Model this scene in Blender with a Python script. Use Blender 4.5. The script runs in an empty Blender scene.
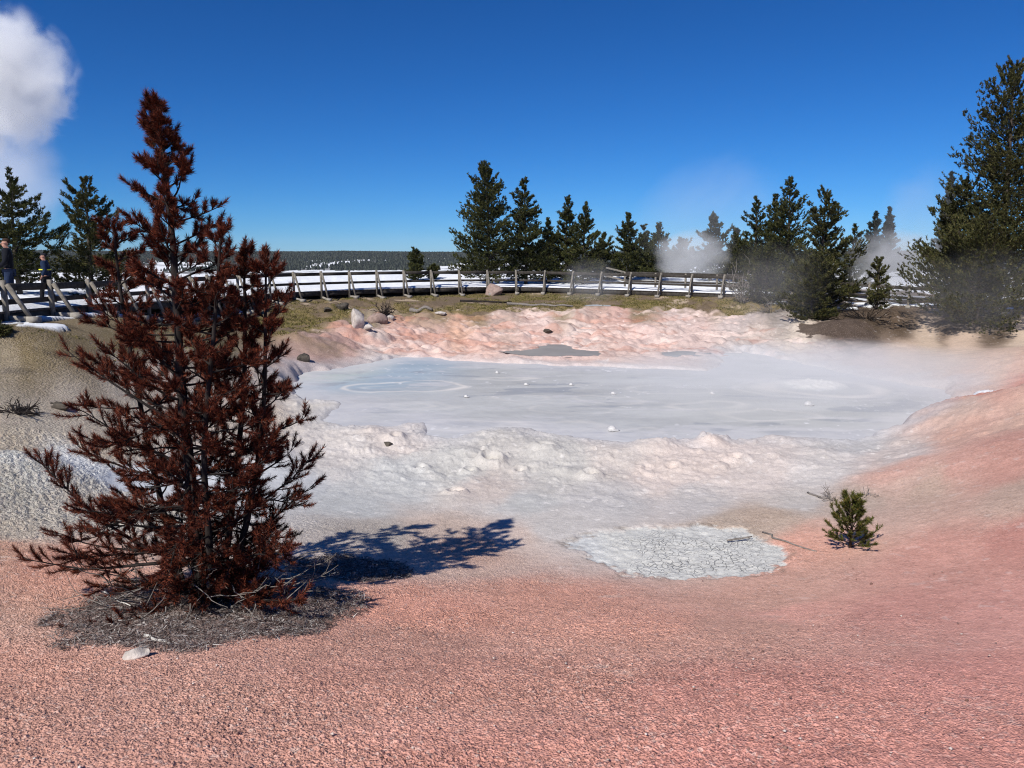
import bpy, math, random
import numpy as np
from mathutils import Vector, Matrix

# ------------------------------------------------------------------ basics
S = bpy.context.scene
COL = S.collection
rad = math.radians
F = 760.0                      # focal length in pixels of the 1024 wide picture
PITCH = math.atan((384 - 256) / F)
cp_, sp_ = math.cos(PITCH), math.sin(PITCH)
RNG = np.random.default_rng(7)
random.seed(7)

def ray(u, v):
    a, b = (u - 512) / F, (384 - v) / F
    return np.array([a, cp_ + b * sp_, -sp_ + b * cp_])

def at(u, v, Y):
    d = ray(u, v)
    return d * (Y / d[1])

def s2l(c):
    c = np.asarray(c, float) / 255.0
    return np.where(c <= 0.04045, c / 12.92, ((c + 0.055) / 1.055) ** 2.4)

# ------------------------------------------------------------------ noise
def _h(ix, iy, seed):
    x = (ix.astype(np.int64) * 374761393 + iy.astype(np.int64) * 668265263 + seed * 1442695041) & 0xffffffff
    x = ((x ^ (x >> 13)) * 1274126177) & 0xffffffff
    x = ((x ^ (x >> 16)) * 2246822519) & 0xffffffff
    x = x ^ (x >> 15)
    return x.astype(np.float64) / 4294967295.0

def vnoise(x, y, seed=0):
    ix, iy = np.floor(x), np.floor(y)
    fx, fy = x - ix, y - iy
    fx = fx * fx * fx * (fx * (fx * 6 - 15) + 10)
    fy = fy * fy * fy * (fy * (fy * 6 - 15) + 10)
    ix = ix.astype(np.int64); iy = iy.astype(np.int64)
    a = _h(ix, iy, seed); b = _h(ix + 1, iy, seed); c = _h(ix, iy + 1, seed); d = _h(ix + 1, iy + 1, seed)
    return (a * (1 - fx) + b * fx) * (1 - fy) + (c * (1 - fx) + d * fx) * fy

def fbm(x, y, seed=0, octv=4, gain=0.5):
    s = 0; a = 1; t = 0
    for k in range(octv):
        ca, sa = math.cos(0.6 * k + .3), math.sin(0.6 * k + .3)
        s = s + a * (vnoise((x * ca - y * sa) * 2 ** k + 17.3 * k, (x * sa + y * ca) * 2 ** k - 9.1 * k, seed + k) - 0.5)
        t += a; a *= gain
    return s / t * 2          # about -1..1

def worley(x, y, seed=0, jit=0.9):
    ix = np.floor(x).astype(np.int64); iy = np.floor(y).astype(np.int64)
    f1 = np.full(x.shape, 9.0); rid = np.zeros(x.shape)
    for dx in (-1, 0, 1):
        for dy in (-1, 0, 1):
            cx, cy = ix + dx, iy + dy
            px = cx + .5 + (_h(cx, cy, seed) - .5) * jit
            py = cy + .5 + (_h(cx, cy, seed + 5) - .5) * jit
            d = (px - x) ** 2 + (py - y) ** 2
            m = d < f1
            f1 = np.where(m, d, f1); rid = np.where(m, _h(cx, cy, seed + 9), rid)
    return np.sqrt(f1), rid

def sst(a, b, x):
    t = np.clip((x - a) / (b - a), 0, 1)
    return t * t * (3 - 2 * t)

# ------------------------------------------------------------------ mesh building
class MB:
    def __init__(s):
        s.V = []; s.T = []; s.Q = []; s.n = 0
    def add(s, v, tri=None, quad=None):
        v = np.asarray(v, float).reshape(-1, 3)
        if tri is not None and len(tri): s.T.append(np.asarray(tri, np.int64).reshape(-1, 3) + s.n)
        if quad is not None and len(quad): s.Q.append(np.asarray(quad, np.int64).reshape(-1, 4) + s.n)
        s.V.append(v); s.n += len(v)
        return s
    def box(s, c, size, rz=0, rx=0, ry=0, jitter=0):
        c = np.asarray(c, float); h = np.asarray(size, float) / 2
        v = np.array([[x, y, z] for x in (-1, 1) for y in (-1, 1) for z in (-1, 1)], float) * h
        if jitter: v += RNG.uniform(-jitter, jitter, v.shape)
        M = np.array((Matrix.Rotation(rz, 3, 'Z') @ Matrix.Rotation(ry, 3, 'Y') @ Matrix.Rotation(rx, 3, 'X')))
        return s.add(v @ M.T + c, quad=[[0, 1, 3, 2], [4, 6, 7, 5], [0, 4, 5, 1], [2, 3, 7, 6], [0, 2, 6, 4], [1, 5, 7, 3]])
    def beam(s, a, b, w, h, up=(0, 0, 1), bev=0.12):
        # squared timber from a to b with chamfered edges
        a, b = np.asarray(a, float), np.asarray(b, float)
        d = b - a; L = np.linalg.norm(d); d /= L
        up = np.asarray(up, float)
        sx = np.cross(d, up)
        if np.linalg.norm(sx) < 1e-4: sx = np.array([1., 0, 0])
        sx /= np.linalg.norm(sx); sy = np.cross(sx, d)
        c = min(w, h) * bev
        pr = [(-w/2 + c, -h/2), (w/2 - c, -h/2), (w/2, -h/2 + c), (w/2, h/2 - c), (w/2 - c, h/2), (-w/2 + c, h/2), (-w/2, h/2 - c), (-w/2, -h/2 + c)]
        v = [p + sx * x + sy * y for p in (a, b) for x, y in pr]
        v += [a, b]
        q = [[i, (i + 1) % 8, 8 + (i + 1) % 8, 8 + i] for i in range(8)]
        t = [[16, (i + 1) % 8, i] for i in range(8)] + [[17, 8 + i, 8 + (i + 1) % 8] for i in range(8)]
        return s.add(v, tri=t, quad=q)
    def tube(s, P, R, sides=6, cap=True, wob=0):
        P = np.asarray(P, float); n = len(P); R = np.asarray(R, float)
        T = np.gradient(P, axis=0); T /= np.linalg.norm(T, axis=1, keepdims=True) + 1e-9
        ref = np.array([0, 0, 1.]) if abs(T[:, 2]).mean() < .8 else np.array([1., 0, 0])
        A = np.cross(T, ref); A /= np.linalg.norm(A, axis=1, keepdims=True) + 1e-9
        B = np.cross(T, A)
        an = np.arange(sides) / sides * 2 * np.pi
        rr = R[:, None] * (1 + (RNG.uniform(-wob, wob, (n, sides)) if wob else 0))
        v = P[:, None] + rr[..., None] * (A[:, None] * np.cos(an)[None, :, None] + B[:, None] * np.sin(an)[None, :, None])
        v = v.reshape(-1, 3)
        q = []
        for i in range(n - 1):
            for k in range(sides):
                k2 = (k + 1) % sides
                q.append([i * sides + k, i * sides + k2, (i + 1) * sides + k2, (i + 1) * sides + k])
        t = []
        if cap:
            v = np.vstack([v, P[:1], P[-1:]]); a = n * sides
            for k in range(sides):
                k2 = (k + 1) % sides
                t.append([a, k2, k]); t.append([a + 1, (n - 1) * sides + k, (n - 1) * sides + k2])
        return s.add(v, tri=t, quad=q)
    def build(s, name, mat, parent=None, smooth=False):
        V = np.vstack(s.V)
        T = np.vstack(s.T) if s.T else np.zeros((0, 3), np.int64)
        Q = np.vstack(s.Q) if s.Q else np.zeros((0, 4), np.int64)
        me = bpy.data.meshes.new(name)
        me.vertices.add(len(V)); me.vertices.foreach_set('co', V.astype(np.float32).ravel())
        me.loops.add(T.size + Q.size)
        me.loops.foreach_set('vertex_index', np.concatenate([T.ravel(), Q.ravel()]).astype(np.int32))
        me.polygons.add(len(T) + len(Q))
        st = np.concatenate([np.arange(len(T)) * 3, T.size + np.arange(len(Q)) * 4]).astype(np.int32)
        me.polygons.foreach_set('loop_start', st)
        if smooth: me.polygons.foreach_set('use_smooth', np.ones(len(T) + len(Q), bool))
        me.update(calc_edges=True); me.validate()
        if mat: me.materials.append(mat)
        o = bpy.data.objects.new(name, me); COL.objects.link(o)
        if parent: o.parent = parent
        return o

def link(o, parent=None):
    COL.objects.link(o)
    if parent: o.parent = parent
    return o

def tag(o, label=None, cat=None, group=None, kind=None):
    if label: o['label'] = label
    if cat: o['category'] = cat
    if group: o['group'] = group
    if kind: o['kind'] = kind
    return o

def thing(name, label, cat, loc, rz=0, group=None):
    o = bpy.data.objects.new(name, None); COL.objects.link(o)
    o.empty_display_size = .2
    o.location = loc; o.rotation_euler = (0, 0, rz)
    return tag(o, label, cat, group)

# ------------------------------------------------------------------ materials
def new_mat(name):
    m = bpy.data.materials.new(name); m.use_nodes = True
    nt = m.node_tree; nt.nodes.clear()
    out = nt.nodes.new('ShaderNodeOutputMaterial')
    return m, nt, out

class N:
    """tiny node helper"""
    def __init__(s, nt): s.nt = nt
    def __call__(s, typ, ins=None, **kw):
        n = s.nt.nodes.new('ShaderNode' + typ)
        for k, v in kw.items(): setattr(n, k, v)
        for k, v in (ins or {}).items():
            if isinstance(v, bpy.types.NodeSocket): s.nt.links.new(v, n.inputs[k])
            else: n.inputs[k].default_value = v
        return n
    def math(s, op, a, b=0.0, c=None, clamp=False):
        n = s.nt.nodes.new('ShaderNodeMath'); n.operation = op; n.use_clamp = clamp
        for i, v in enumerate((a, b, c)):
            if v is None: continue
            if isinstance(v, bpy.types.NodeSocket): s.nt.links.new(v, n.inputs[i])
            else: n.inputs[i].default_value = v
        return n.outputs[0]
    def mix(s, f, a, b, blend='MIX'):
        n = s.nt.nodes.new('ShaderNodeMix'); n.data_type = 'RGBA'; n.blend_type = blend
        for i, v in ((0, f), (6, a), (7, b)):
            if isinstance(v, bpy.types.NodeSocket): s.nt.links.new(v, n.inputs[i])
            else: n.inputs[i].default_value = v if i == 0 else (*v[:3], 1)
        return n.outputs[2]
    def ramp(s, f, stops):
        n = s.nt.nodes.new('ShaderNodeValToRGB')
        e = n.color_ramp.elements
        while len(e) < len(stops): e.new(.5)
        for el, (p, c) in zip(e, stops):
            el.position = p; el.color = (*c, 1) if len(c) == 3 else c
        s.nt.links.new(f, n.inputs[0])
        return n.outputs[0]

def principled(n, out, base, rough=.9, spec=.2, normal=None, **kw):
    ins = {'Base Color': base if isinstance(base, bpy.types.NodeSocket) else (*base, 1), 'Roughness': rough, 'Specular IOR Level': spec}
    if normal is not None: ins['Normal'] = normal
    ins.update(kw)
    b = n('BsdfPrincipled', ins)
    n.nt.links.new(b.outputs[0], out.inputs[0])
    return b

def island_mat(name, stops, rough=.85, spec=.15, transl=0.0):
    """every needle or blade gets its own tone"""
    m, nt, out = new_mat(name); n = N(nt)
    g = n('NewGeometry')
    c = n.ramp(g.outputs['Random Per Island'], stops)
    tc = n('TexCoord')
    nz = n('TexNoise', {'Vector': tc.outputs['Object'], 'Scale': 1.6, 'Detail': 2.0})
    v = n.math('MULTIPLY_ADD', nz.outputs[0], 1.1, .45)
    c = n.mix(1.0, c, n('CombineColor', {0: v, 1: v, 2: v}).outputs[0], 'MULTIPLY')
    b = principled(n, out, c, rough, spec)
    if transl:
        t = n('BsdfTranslucent', {'Color': c})
        mx = n('MixShader', {0: transl, 1: b.outputs[0], 2: t.outputs[0]})
        nt.links.new(mx.outputs[0], out.inputs[0])
    return m

def rough_mat(name, c1, c2, scale=8, rough=.9, bump=.3, stretch=(1, 1, 1), spec=.15, dist=.02):
    m, nt, out = new_mat(name); n = N(nt)
    tc = n('TexCoord')
    mp = n('Mapping', {'Vector': tc.outputs['Object'], 'Scale': stretch})
    nz = n('TexNoise', {'Vector': mp.outputs[0], 'Scale': scale, 'Detail': 6.0, 'Roughness': .65})
    c = n.ramp(nz.outputs[0], [(.3, c1), (.7, c2)])
    bp = n('Bump', {'Height': nz.outputs[0], 'Strength': bump, 'Distance': dist})
    principled(n, out, c, rough, spec, bp.outputs[0])
    return m

M_bark = rough_mat('bark', (.035, .027, .022), (.11, .09, .075), 14, stretch=(1, 1, .25), bump=.6)
M_deadbark = rough_mat('dead_bark', (.010, .008, .008), (.045, .037, .034), 18, stretch=(1, 1, .3), bump=.6)
M_twig = rough_mat('grey_twig', (.12, .105, .095), (.3, .27, .25), 20, bump=.3)
M_bleach = rough_mat('bleached_wood', (.5, .47, .44), (.75, .72, .68), 20, bump=.3)
M_dead = island_mat('dead_needles', [(0, (.016, .007, .006)), (.36, (.052, .013, .009)), (.68, (.155, .033, .017)), (.92, (.28, .075, .035)), (1, (.17, .12, .10))])
M_pine = island_mat('pine_needles', [(0, (.014, .019, .007)), (.45, (.034, .041, .013)), (.82, (.078, .080, .023)), (1, (.13, .115, .04))])
M_pine2 = island_mat('olive_pine_needles', [(0, (.022, .027, .010)), (.5, (.052, .056, .018)), (.85, (.095, .088, .030)), (1, (.14, .115, .05))])
M_pine3 = island_mat('distant_pine_needles', [(0, (.016, .021, .018)), (.6, (.030, .037, .028)), (1, (.06, .068, .05))])
M_young = island_mat('young_pine_needles', [(0, (.035, .045, .010)), (.5, (.075, .085, .018)), (.88, (.13, .125, .03)), (1, (.22, .11, .03))])
M_grass = island_mat('bank_grass', [(0, (.05, .05, .016)), (.4, (.12, .115, .03)), (.7, (.19, .165, .05)), (1, (.30, .24, .12))])
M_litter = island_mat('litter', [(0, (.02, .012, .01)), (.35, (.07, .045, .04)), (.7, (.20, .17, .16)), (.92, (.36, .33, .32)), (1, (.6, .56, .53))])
M_rail = rough_mat('weathered_rail', (.03, .026, .022), (.085, .075, .066), 6, stretch=(1, 1, 1), bump=.4)
M_post = rough_mat('weathered_post', (.11, .10, .085), (.28, .25, .215), 9, bump=.4)
M_deck = rough_mat('deck_boards', (.05, .042, .036), (.12, .10, .09), 7, bump=.4)
M_conc = rough_mat('footing', (.22, .20, .18), (.4, .37, .33), 9, bump=.3)
M_rockw = rough_mat('pale_rock', (.32, .28, .25), (.72, .66, .62), 5, bump=.8, dist=.06)
M_rockp = rough_mat('pink_rock', (.22, .16, .14), (.42, .31, .27), 5, bump=.8, dist=.06)
M_rockd = rough_mat('dark_rock', (.03, .027, .024), (.14, .12, .10), 5, bump=.8, dist=.06)
M_snow = rough_mat('snow_cover', (.78, .80, .84), (.86, .87, .9), 3, rough=.7, bump=.5, dist=.1)

# ------------------------------------------------------------------ the lie of the land
ZP = -4.2                      # mud level, camera height is 0
FEN = np.array([  # boardwalk, pool side edge: x, y, deck z, top rail z, mid rail z
    (-12.2, 12.0, -1.28, -.55, -.95), (-12.75, 18.0, -1.38, -.66, -1.08), (-12.9, 22.0, -1.44, -.75, -1.14),
    (-13.2, 30.0, -1.72, -.86, -1.30), (-13.5, 37.0, -1.95, -.92, -1.45), (-13.3, 41.5, -2.03, -.96, -1.52),
    (-11.6, 45.0, -2.05, -.97, -1.54), (-7.3, 49.6, -2.08, -.98, -1.56), (-3.2, 52.2, -2.10, -1.02, -1.58), (1.5, 53.4, -2.15, -1.05, -1.62),
    (6.6, 51.3, -2.22, -1.13, -1.70), (10.5, 49.2, -2.27, -1.18, -1.75), (15.0, 46.5, -2.36, -1.27, -1.84), (19.0, 44.4, -2.60, -1.48, -2.06),
    (23.0, 42.2, -2.85, -1.72, -2.3), (31.0, 38.0, -3.0, -1.9, -2.5)])
def cr_spline(P, per=24):
    P = np.asarray(P, float); Q = np.vstack([2 * P[0] - P[1], P, 2 * P[-1] - P[-2]])
    out = []
    for i in range(1, len(Q) - 2):
        t = np.linspace(0, 1, per, endpoint=False)[:, None]
        p0, p1, p2, p3 = Q[i - 1], Q[i], Q[i + 1], Q[i + 2]
        out.append(.5 * ((2 * p1) + (-p0 + p2) * t + (2 * p0 - 5 * p1 + 4 * p2 - p3) * t ** 2 + (-p0 + 3 * p1 - 3 * p2 + p3) * t ** 3))
    out.append(P[-1:])
    return np.vstack(out)
FS = cr_spline(FEN)            # fine curve
FL = np.concatenate([[0], np.cumsum(np.linalg.norm(np.diff(FS[:, :2], axis=0), axis=1))])
def fen(s):
    p = np.array([np.interp(s, FL, FS[:, k]) for k in range(5)])
    e = .3
    q = np.array([np.interp(s + e, FL, FS[:, k]) - np.interp(s - e, FL, FS[:, k]) for k in range(2)])
    q /= np.linalg.norm(q) + 1e-9
    return p, np.array([q[1], -q[0]])      # point, normal towards the pool
def fence_side(x, y):
    """signed distance to the boardwalk edge, positive behind it (coarse)"""
    P = FS[::6, :2]; best = np.full(x.shape, 1e9); sg = np.zeros(x.shape)
    for i in range(len(P) - 1):
        a, b = P[i], P[i + 1]; d = b - a; L = d @ d
        t = np.clip(((x - a[0]) * d[0] + (y - a[1]) * d[1]) / L, 0, 1)
        dx, dy = x - a[0] - t * d[0], y - a[1] - t * d[1]
        dd = np.hypot(dx, dy); m = dd < best - 1e-9
        best = np.where(m, dd, best); sg = np.where(m, d[0] * dy - d[1] * dx, sg)
    return np.where(sg > 0, best, -best)

CPT = []
def cpt(u, v, Y): CPT.append(at(u, v, Y))
for a in [(512,768,3.1),(0,768,3.15),(1024,768,3.1),(512,650,5.2),(0,650,5.3),(1024,650,5.0),(200,600,6.5),(330,600,6.7),(0,560,7.3),
          (512,545,9.9),(300,530,9.4),(700,580,8.4),(850,550,9.0),(1024,560,7.4),(1024,500,9.3),(1024,440,12.0),(1024,385,16.5),(900,500,11.2),
          (900,450,15.2),(760,512,11.2),(640,540,9.9),(1024,360,24),(1024,345,30),(1024,325,35),(880,350,31.5),(800,345,33.5),(900,325,38),
          (700,320,42),(700,299,47.5),(512,320,42),(512,300,50),(405,298,49),(300,303,43),(300,325,37),(340,345,32.5),(600,300,49),(800,305,43.5),
          (430,345,35),(560,345,35),(680,340,36.5),
          (60,462,12.3),(0,490,10.6),(0,520,9.2),(0,400,14.5),(0,354,17.0),(100,354,18.3),(200,360,21.5),(150,400,17.5),(250,440,16),(330,470,14.0),(150,470,12.8),
          (400,490,12.9),(600,500,12.3),(700,500,12.3),(22,325,18.6),(65,320,20.6),(0,335,17.2),(60,333,18.6),(40,346,17.2),(105,316,23.0),(140,322,23.5)]: cpt(*a)
for u, v, dz in [(297,395,.08),(400,437,.1),(500,434,.1),(600,444,.1),(700,441,.1),(800,443,.1),(890,445,.15),(956,402,.1),(870,378,.1),(780,356,.1),(700,366,.1),(600,362,.12),(500,359,.12),(430,352,.15),(330,366,.15),(620,400,-.1),(450,400,-.1),(800,400,-.1)]:
    d = ray(u, v); CPT.append(d * (ZP / d[2]) + np.array([0, 0, dz]))
for p in [(0,0,-2.1),(-4,0,-2.1),(4,0,-2.1),(0,-8,-1.9),(-10,-8,-1.7),(10,-8,-1.9),(-11,6,-2.2),(11,6,-2.4),(15,14,-2.4),(20,25,-2.6),
          (-17,12,-1.9),(-20,22,-1.7),(-14.5,21,-1.85),(-14.5,26,-1.9),(-17,30,-1.75),(-25,36,-1.25),(-19,45,-1.65),(-14,56,-1.95),(-30,60,-1.3),(-6,62,-1.95),(-4,72,-1.6),(12,64,-1.95),(14,74,-1.7),(28,55,-2.3),
          (40,40,-2.7),(40,70,-2.2),(-45,80,-1.4),(-35,20,-1.4),(0,95,-1.7),(45,95,-2.0),(-60,40,-1.4),(60,40,-2.4),(60,0,-2),(-60,0,-1.5),(0,-60,-1.5),(60,-60,-1.6),(-60,-60,-1.5),(-60,110,-1.6),(60,110,-2)]: CPT.append(np.array(p, float))
CPT = np.array(CPT)
def _phi(d2): return np.where(d2 > 0, d2 * np.log(d2 + 1e-12) * .5, 0)
_n = len(CPT); _sc = 20.0
_X = CPT[:, :2] / _sc
_A = np.zeros((_n + 3, _n + 3))
_A[:_n, :_n] = _phi(((_X[:, None] - _X[None]) ** 2).sum(-1)) + np.eye(_n) * 3e-4
_A[:_n, _n] = 1; _A[:_n, _n + 1:] = _X; _A[_n, :_n] = 1; _A[_n + 1:, :_n] = _X.T
_W = np.linalg.solve(_A, np.concatenate([CPT[:, 2], [0, 0, 0]]))
def tps(x, y):
    x = x / _sc; y = y / _sc
    out = _W[_n] + _W[_n + 1] * x + _W[_n + 2] * y
    for i in range(_n):
        out = out + _W[i] * _phi((x - _X[i, 0]) ** 2 + (y - _X[i, 1]) ** 2)
    return out

def plane_pt(u, v, z=ZP):
    d = ray(u, v); return (d * (z / d[2]))[:2]
POOL = np.array([plane_pt(u, v) for u, v in [
    (300,373),(318,371),(343,369),(370,364),(396,359),(428,357),(449,361),(491,363),(520,364),(547,366),(596,367),(640,369),(680,370),(712,372),(727,364),(718,355),(745,352),
    (780,359),(830,370),(868,379),(905,384),(946,391),(958,403),(945,411),(915,421),(893,434),(860,438),(823,438),(790,440),(760,438),(735,441),(710,438),(692,442),(675,440),(655,444),(631,443),(612,441),(590,437),(561,434),
    (526,428),(498,428),(470,433),(455,440),(440,440),(431,436),(438,429),(428,421),(385,425),(352,426),(333,420),(345,411),(352,404),(343,401),(308,399),(296,395),(290,385)]])
PONDS = [[np.array(p) for p in L] for L in [
    [(503,352),(530,350),(548,345),(566,345),(575,350),(602,352),(596,357),(560,358),(530,356)],
    [(660,353),(690,351),(708,353),(700,357),(672,357)],
    [(583,304),(598,301.5),(613,303),(607,307),(590,307)]]]
POND_Z = []
CRACK = None
def sdf(x, y, P):
    """signed distance to a polygon, negative inside"""
    n = len(P); d = np.full(x.shape, 1e18); ins = np.zeros(x.shape, bool)
    for i in range(n):
        a, b = P[i], P[(i + 1) % n]; e = b - a
        t = np.clip(((x - a[0]) * e[0] + (y - a[1]) * e[1]) / (e @ e + 1e-12), 0, 1)
        d = np.minimum(d, (x - a[0] - t * e[0]) ** 2 + (y - a[1] - t * e[1]) ** 2)
        c = ((a[1] > y) != (b[1] > y))
        with np.errstate(divide='ignore', invalid='ignore'):
            xi = a[0] + (y - a[1]) / (b[1] - a[1] + 1e-12) * (b[0] - a[0])
        ins ^= c & (x < xi)
    return np.where(ins, -1, 1) * np.sqrt(d)

def base_h(x, y):
    r = np.hypot(x, y)
    near = tps(np.clip(x, -140, 140), np.clip(y, -140, 140)) if np.size(x) else x
    far = -2.6 - 18.5 * sst(85, 420, r) + .5 * fbm(x / 60, y / 60, 3)
    k = sst(66, 100, r)
    return near * (1 - k) + far * k

# bumps given in picture pixels on the base surface: (u, v, radius m, height m, aspect)
def hit(u, v, h=None):
    h = h or base_h
    d = ray(u, v)
    Ys = np.concatenate([np.linspace(1.5, 20, 300), np.linspace(20.1, 120, 500)])
    P = d[None] * (Ys / d[1])[:, None]
    g = h(P[:, 0], P[:, 1])
    b = np.where(P[:, 2] < g)[0]
    if not len(b): return d * (120 / d[1])
    i = max(b[0], 1); a0, a1 = P[i - 1, 2] - g[i - 1], P[i, 2] - g[i]
    t = a0 / (a0 - a1 + 1e-12)
    return P[i - 1] * (1 - t) + P[i] * t

for i_, L in enumerate(PONDS):
    H_ = np.array([hit(u, v) for u, v in L]); POND_Z.append(H_[:, 2].min() + .03); PONDS[i_] = H_[:, :2]
BUMPS = []
for u, v, R, hh in [(655,450,.42,.20),(640,452,.30,.10),(712,445,.32,.24),(560,472,.30,.10),(545,455,.45,.14),(585,475,.35,.07),(500,440,.8,.16),(470,455,.5,.12),(430,455,.5,.14),
                    (395,440,.5,.12),(370,432,.4,.12),(350,440,.5,.12),(620,455,.6,.12),(690,462,.9,.16),(760,462,.9,.15),(820,455,.6,.10),(455,500,.4,.08),(340,405,.55,.16),(320,402,.4,.12),
                    (340,335,2.1,.55),(372,340,1.3,.25),(310,345,1.8,.45),(400,332,1.2,.3),(455,345,1.0,.22),(478,340,.9,.25),(520,338,1.0,.2),(500,345,.7,.18),(560,330,1.0,.22),(595,338,.9,.2),(620,345,.8,.16),(640,328,1.0,.25),(662,338,.9,.22),
                    (690,343,1.0,.15),(580,316,1.2,.25),(650,315,.9,.18),(512,360,.5,.12),(480,358,.5,.1),(620,360,.5,.1),(816,385,.8,.0),
                    (836,331,1.35,.48),(862,330,.9,.2),(870,322,2.0,.45),(905,322,1.6,.35),(968,331,1.6,.4),(1010,324,2.2,.4),
                    (20,480,1.1,.22),(-60,490,1.5,.3),(60,492,.9,.08),(355,318,1.1,.35),(385,318,.8,.3),(325,310,1.0,.3)]:
    p = hit(u, v); BUMPS.append((p[0], p[1], R, hh * (.72 if v > 398 and u > 300 else 1)))

CRAT = []      # little mud vents: raised lip, sunk throat
for u, v, R, hh in [(492,462,.20,.16),(590,477,.16,.10),(545,450,.22,.10),(655,443,.30,.10),(455,494,.14,.08),(470,470,.13,.07),(715,438,.22,.10),(395,441,.15,.10),(520,470,.12,.06),(735,462,.2,.08),(672,470,.16,.06),(420,468,.14,.06)]:
    p = hit(u, v); CRAT.append((p[0], p[1], R, hh))
def wz(x, y):
    """zone weights used both for relief and for colour"""
    return None

def land(x, y, detail=True):
    z = base_h(x, y)
    for bx, by, R, hh in BUMPS:
        z = z + hh * np.exp(-((x - bx) ** 2 + (y - by) ** 2) / (R * R) * 1.2)
    nb = ((x > -14) & (x < 26) & (y > 9) & (y < 45))
    # the rim: lumpy ground that gets out of the mud
    wx = x + .25 * fbm(x * 1.3, y * 1.3, 31, 3); wy = y + .35 * fbm(x * 1.3, y * 1.3, 41, 3)
    dp = np.full(x.shape, 30.0)
    if nb.any(): dp[nb] = sdf(wx[nb], wy[nb], POOL)
    lump = fbm(x * .9, y * .9, 11, 5, .55)
    farside = sst(28, 34, y) * (1 - sst(44, 50, y)) * sst(-14, -8, x) * (1 - sst(12, 20, x))
    rimn = sst(9.5, 12, y) * (1 - sst(26, 30, y)) * sst(7, 2, dp)
    lumpf = fbm(x * .75, y * .75, 11, 3, .5)
    z = z + (np.abs(lumpf) * .40 + .14 * np.abs(fbm(x * 2.2, y * 2.2, 12, 2)) - .15) * farside + lump * .075 * rimn
    z = z + .032 * fbm(x * 3.1, y * 3.1, 77, 4, .6) * rimn * sst(0, .5, dp)
    nc = (rimn * sst(-.1, .4, dp) > .02)
    if nc.any():                       # clods thrown out of the pool
        cx_, cy_ = x[nc] + .05 * fbm(x[nc] * 9, y[nc] * 9, 131, 2), y[nc] + .05 * fbm(x[nc] * 9, y[nc] * 9, 132, 2)
        add = np.zeros(nc.sum())
        for sc_, hh_, th_, sd_ in ((.42, .045, .78, 133), (.19, .030, .70, 136), (.10, .016, .55, 139)):
            f_, id_ = worley(cx_ / sc_, cy_ / sc_, sd_)
            add += hh_ * np.sqrt(np.clip(1 - (f_ / .48) ** 2, 0, 1)) * np.clip(id_ - th_, 0, 1) / (1 - th_)
        z[nc] += add * rimn[nc] * sst(-.1, .4, dp[nc]) * (.25 + sst(7, 1, dp[nc]))
    for bx, by, R, hh in CRAT:
        m = np.hypot(x - bx, y - by) < 4 * R
        if m.any():
            e = np.hypot((x[m] - bx), (y[m] - by) * .9) / R + .35 * fbm(x[m] * 4, y[m] * 4, 171, 3)
            z[m] += hh * (.9 * np.exp(-((e - 1.1) / .5) ** 2) - 1.5 * np.exp(-(e / .62) ** 2))
    # shore profile
    inner = sst(-.5, .35, dp)
    z = np.where(dp < 2.5, np.maximum(z, ZP + .03 + .05 * np.clip(dp, 0, 1) - .35 * np.clip(dp - 1, 0, 2)) * inner + (ZP - .5) * (1 - inner), z)
    for P, zz in zip(PONDS, POND_Z):
        c = P.mean(0); m = np.hypot(x - c[0], y - c[1]) < 8
        if m.any():
            dd = sdf(wx[m], wy[m], P) + .55 * fbm(x[m] * 1.0, y[m] * .8, 172, 4, .6)
            kk_ = sst(-.15, .12, dd)
            z[m] = np.where(dd < 2.5, np.maximum(z[m], zz + .05 - .3 * np.clip(dd - .25, 0, 3)) * kk_ + (zz - .15) * (1 - kk_), z[m])
    return z, dp

# ------------------------------------------------------------------ ground: rows and columns of one polar sheet
th_f = np.arange(-41.5, 41.5001, .082)
th_c = np.arange(44.5, 316, 3.0)
TH = np.radians(np.concatenate([th_f, th_c]))
rr = [.3, .8, 1.4, 2.0]
r = 2.45
while r < 1100:
    rr.append(r)
    h = 3.0 if r < 9 else 3.7
    px = .85 if r < 20 else 1.15
    st_ = min(max(px * r * r / (h * F), .006), .035 * r)
    if 22 < r < 52: st_ = min(st_, .13)
    r += st_
RR = np.array(rr)
nT, nR = len(TH), len(RR)
GX = (RR[:, None] * np.sin(TH)[None]).ravel(); GY = (RR[:, None] * np.cos(TH)[None]).ravel()
GZ, DP = land(GX, GY)

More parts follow.
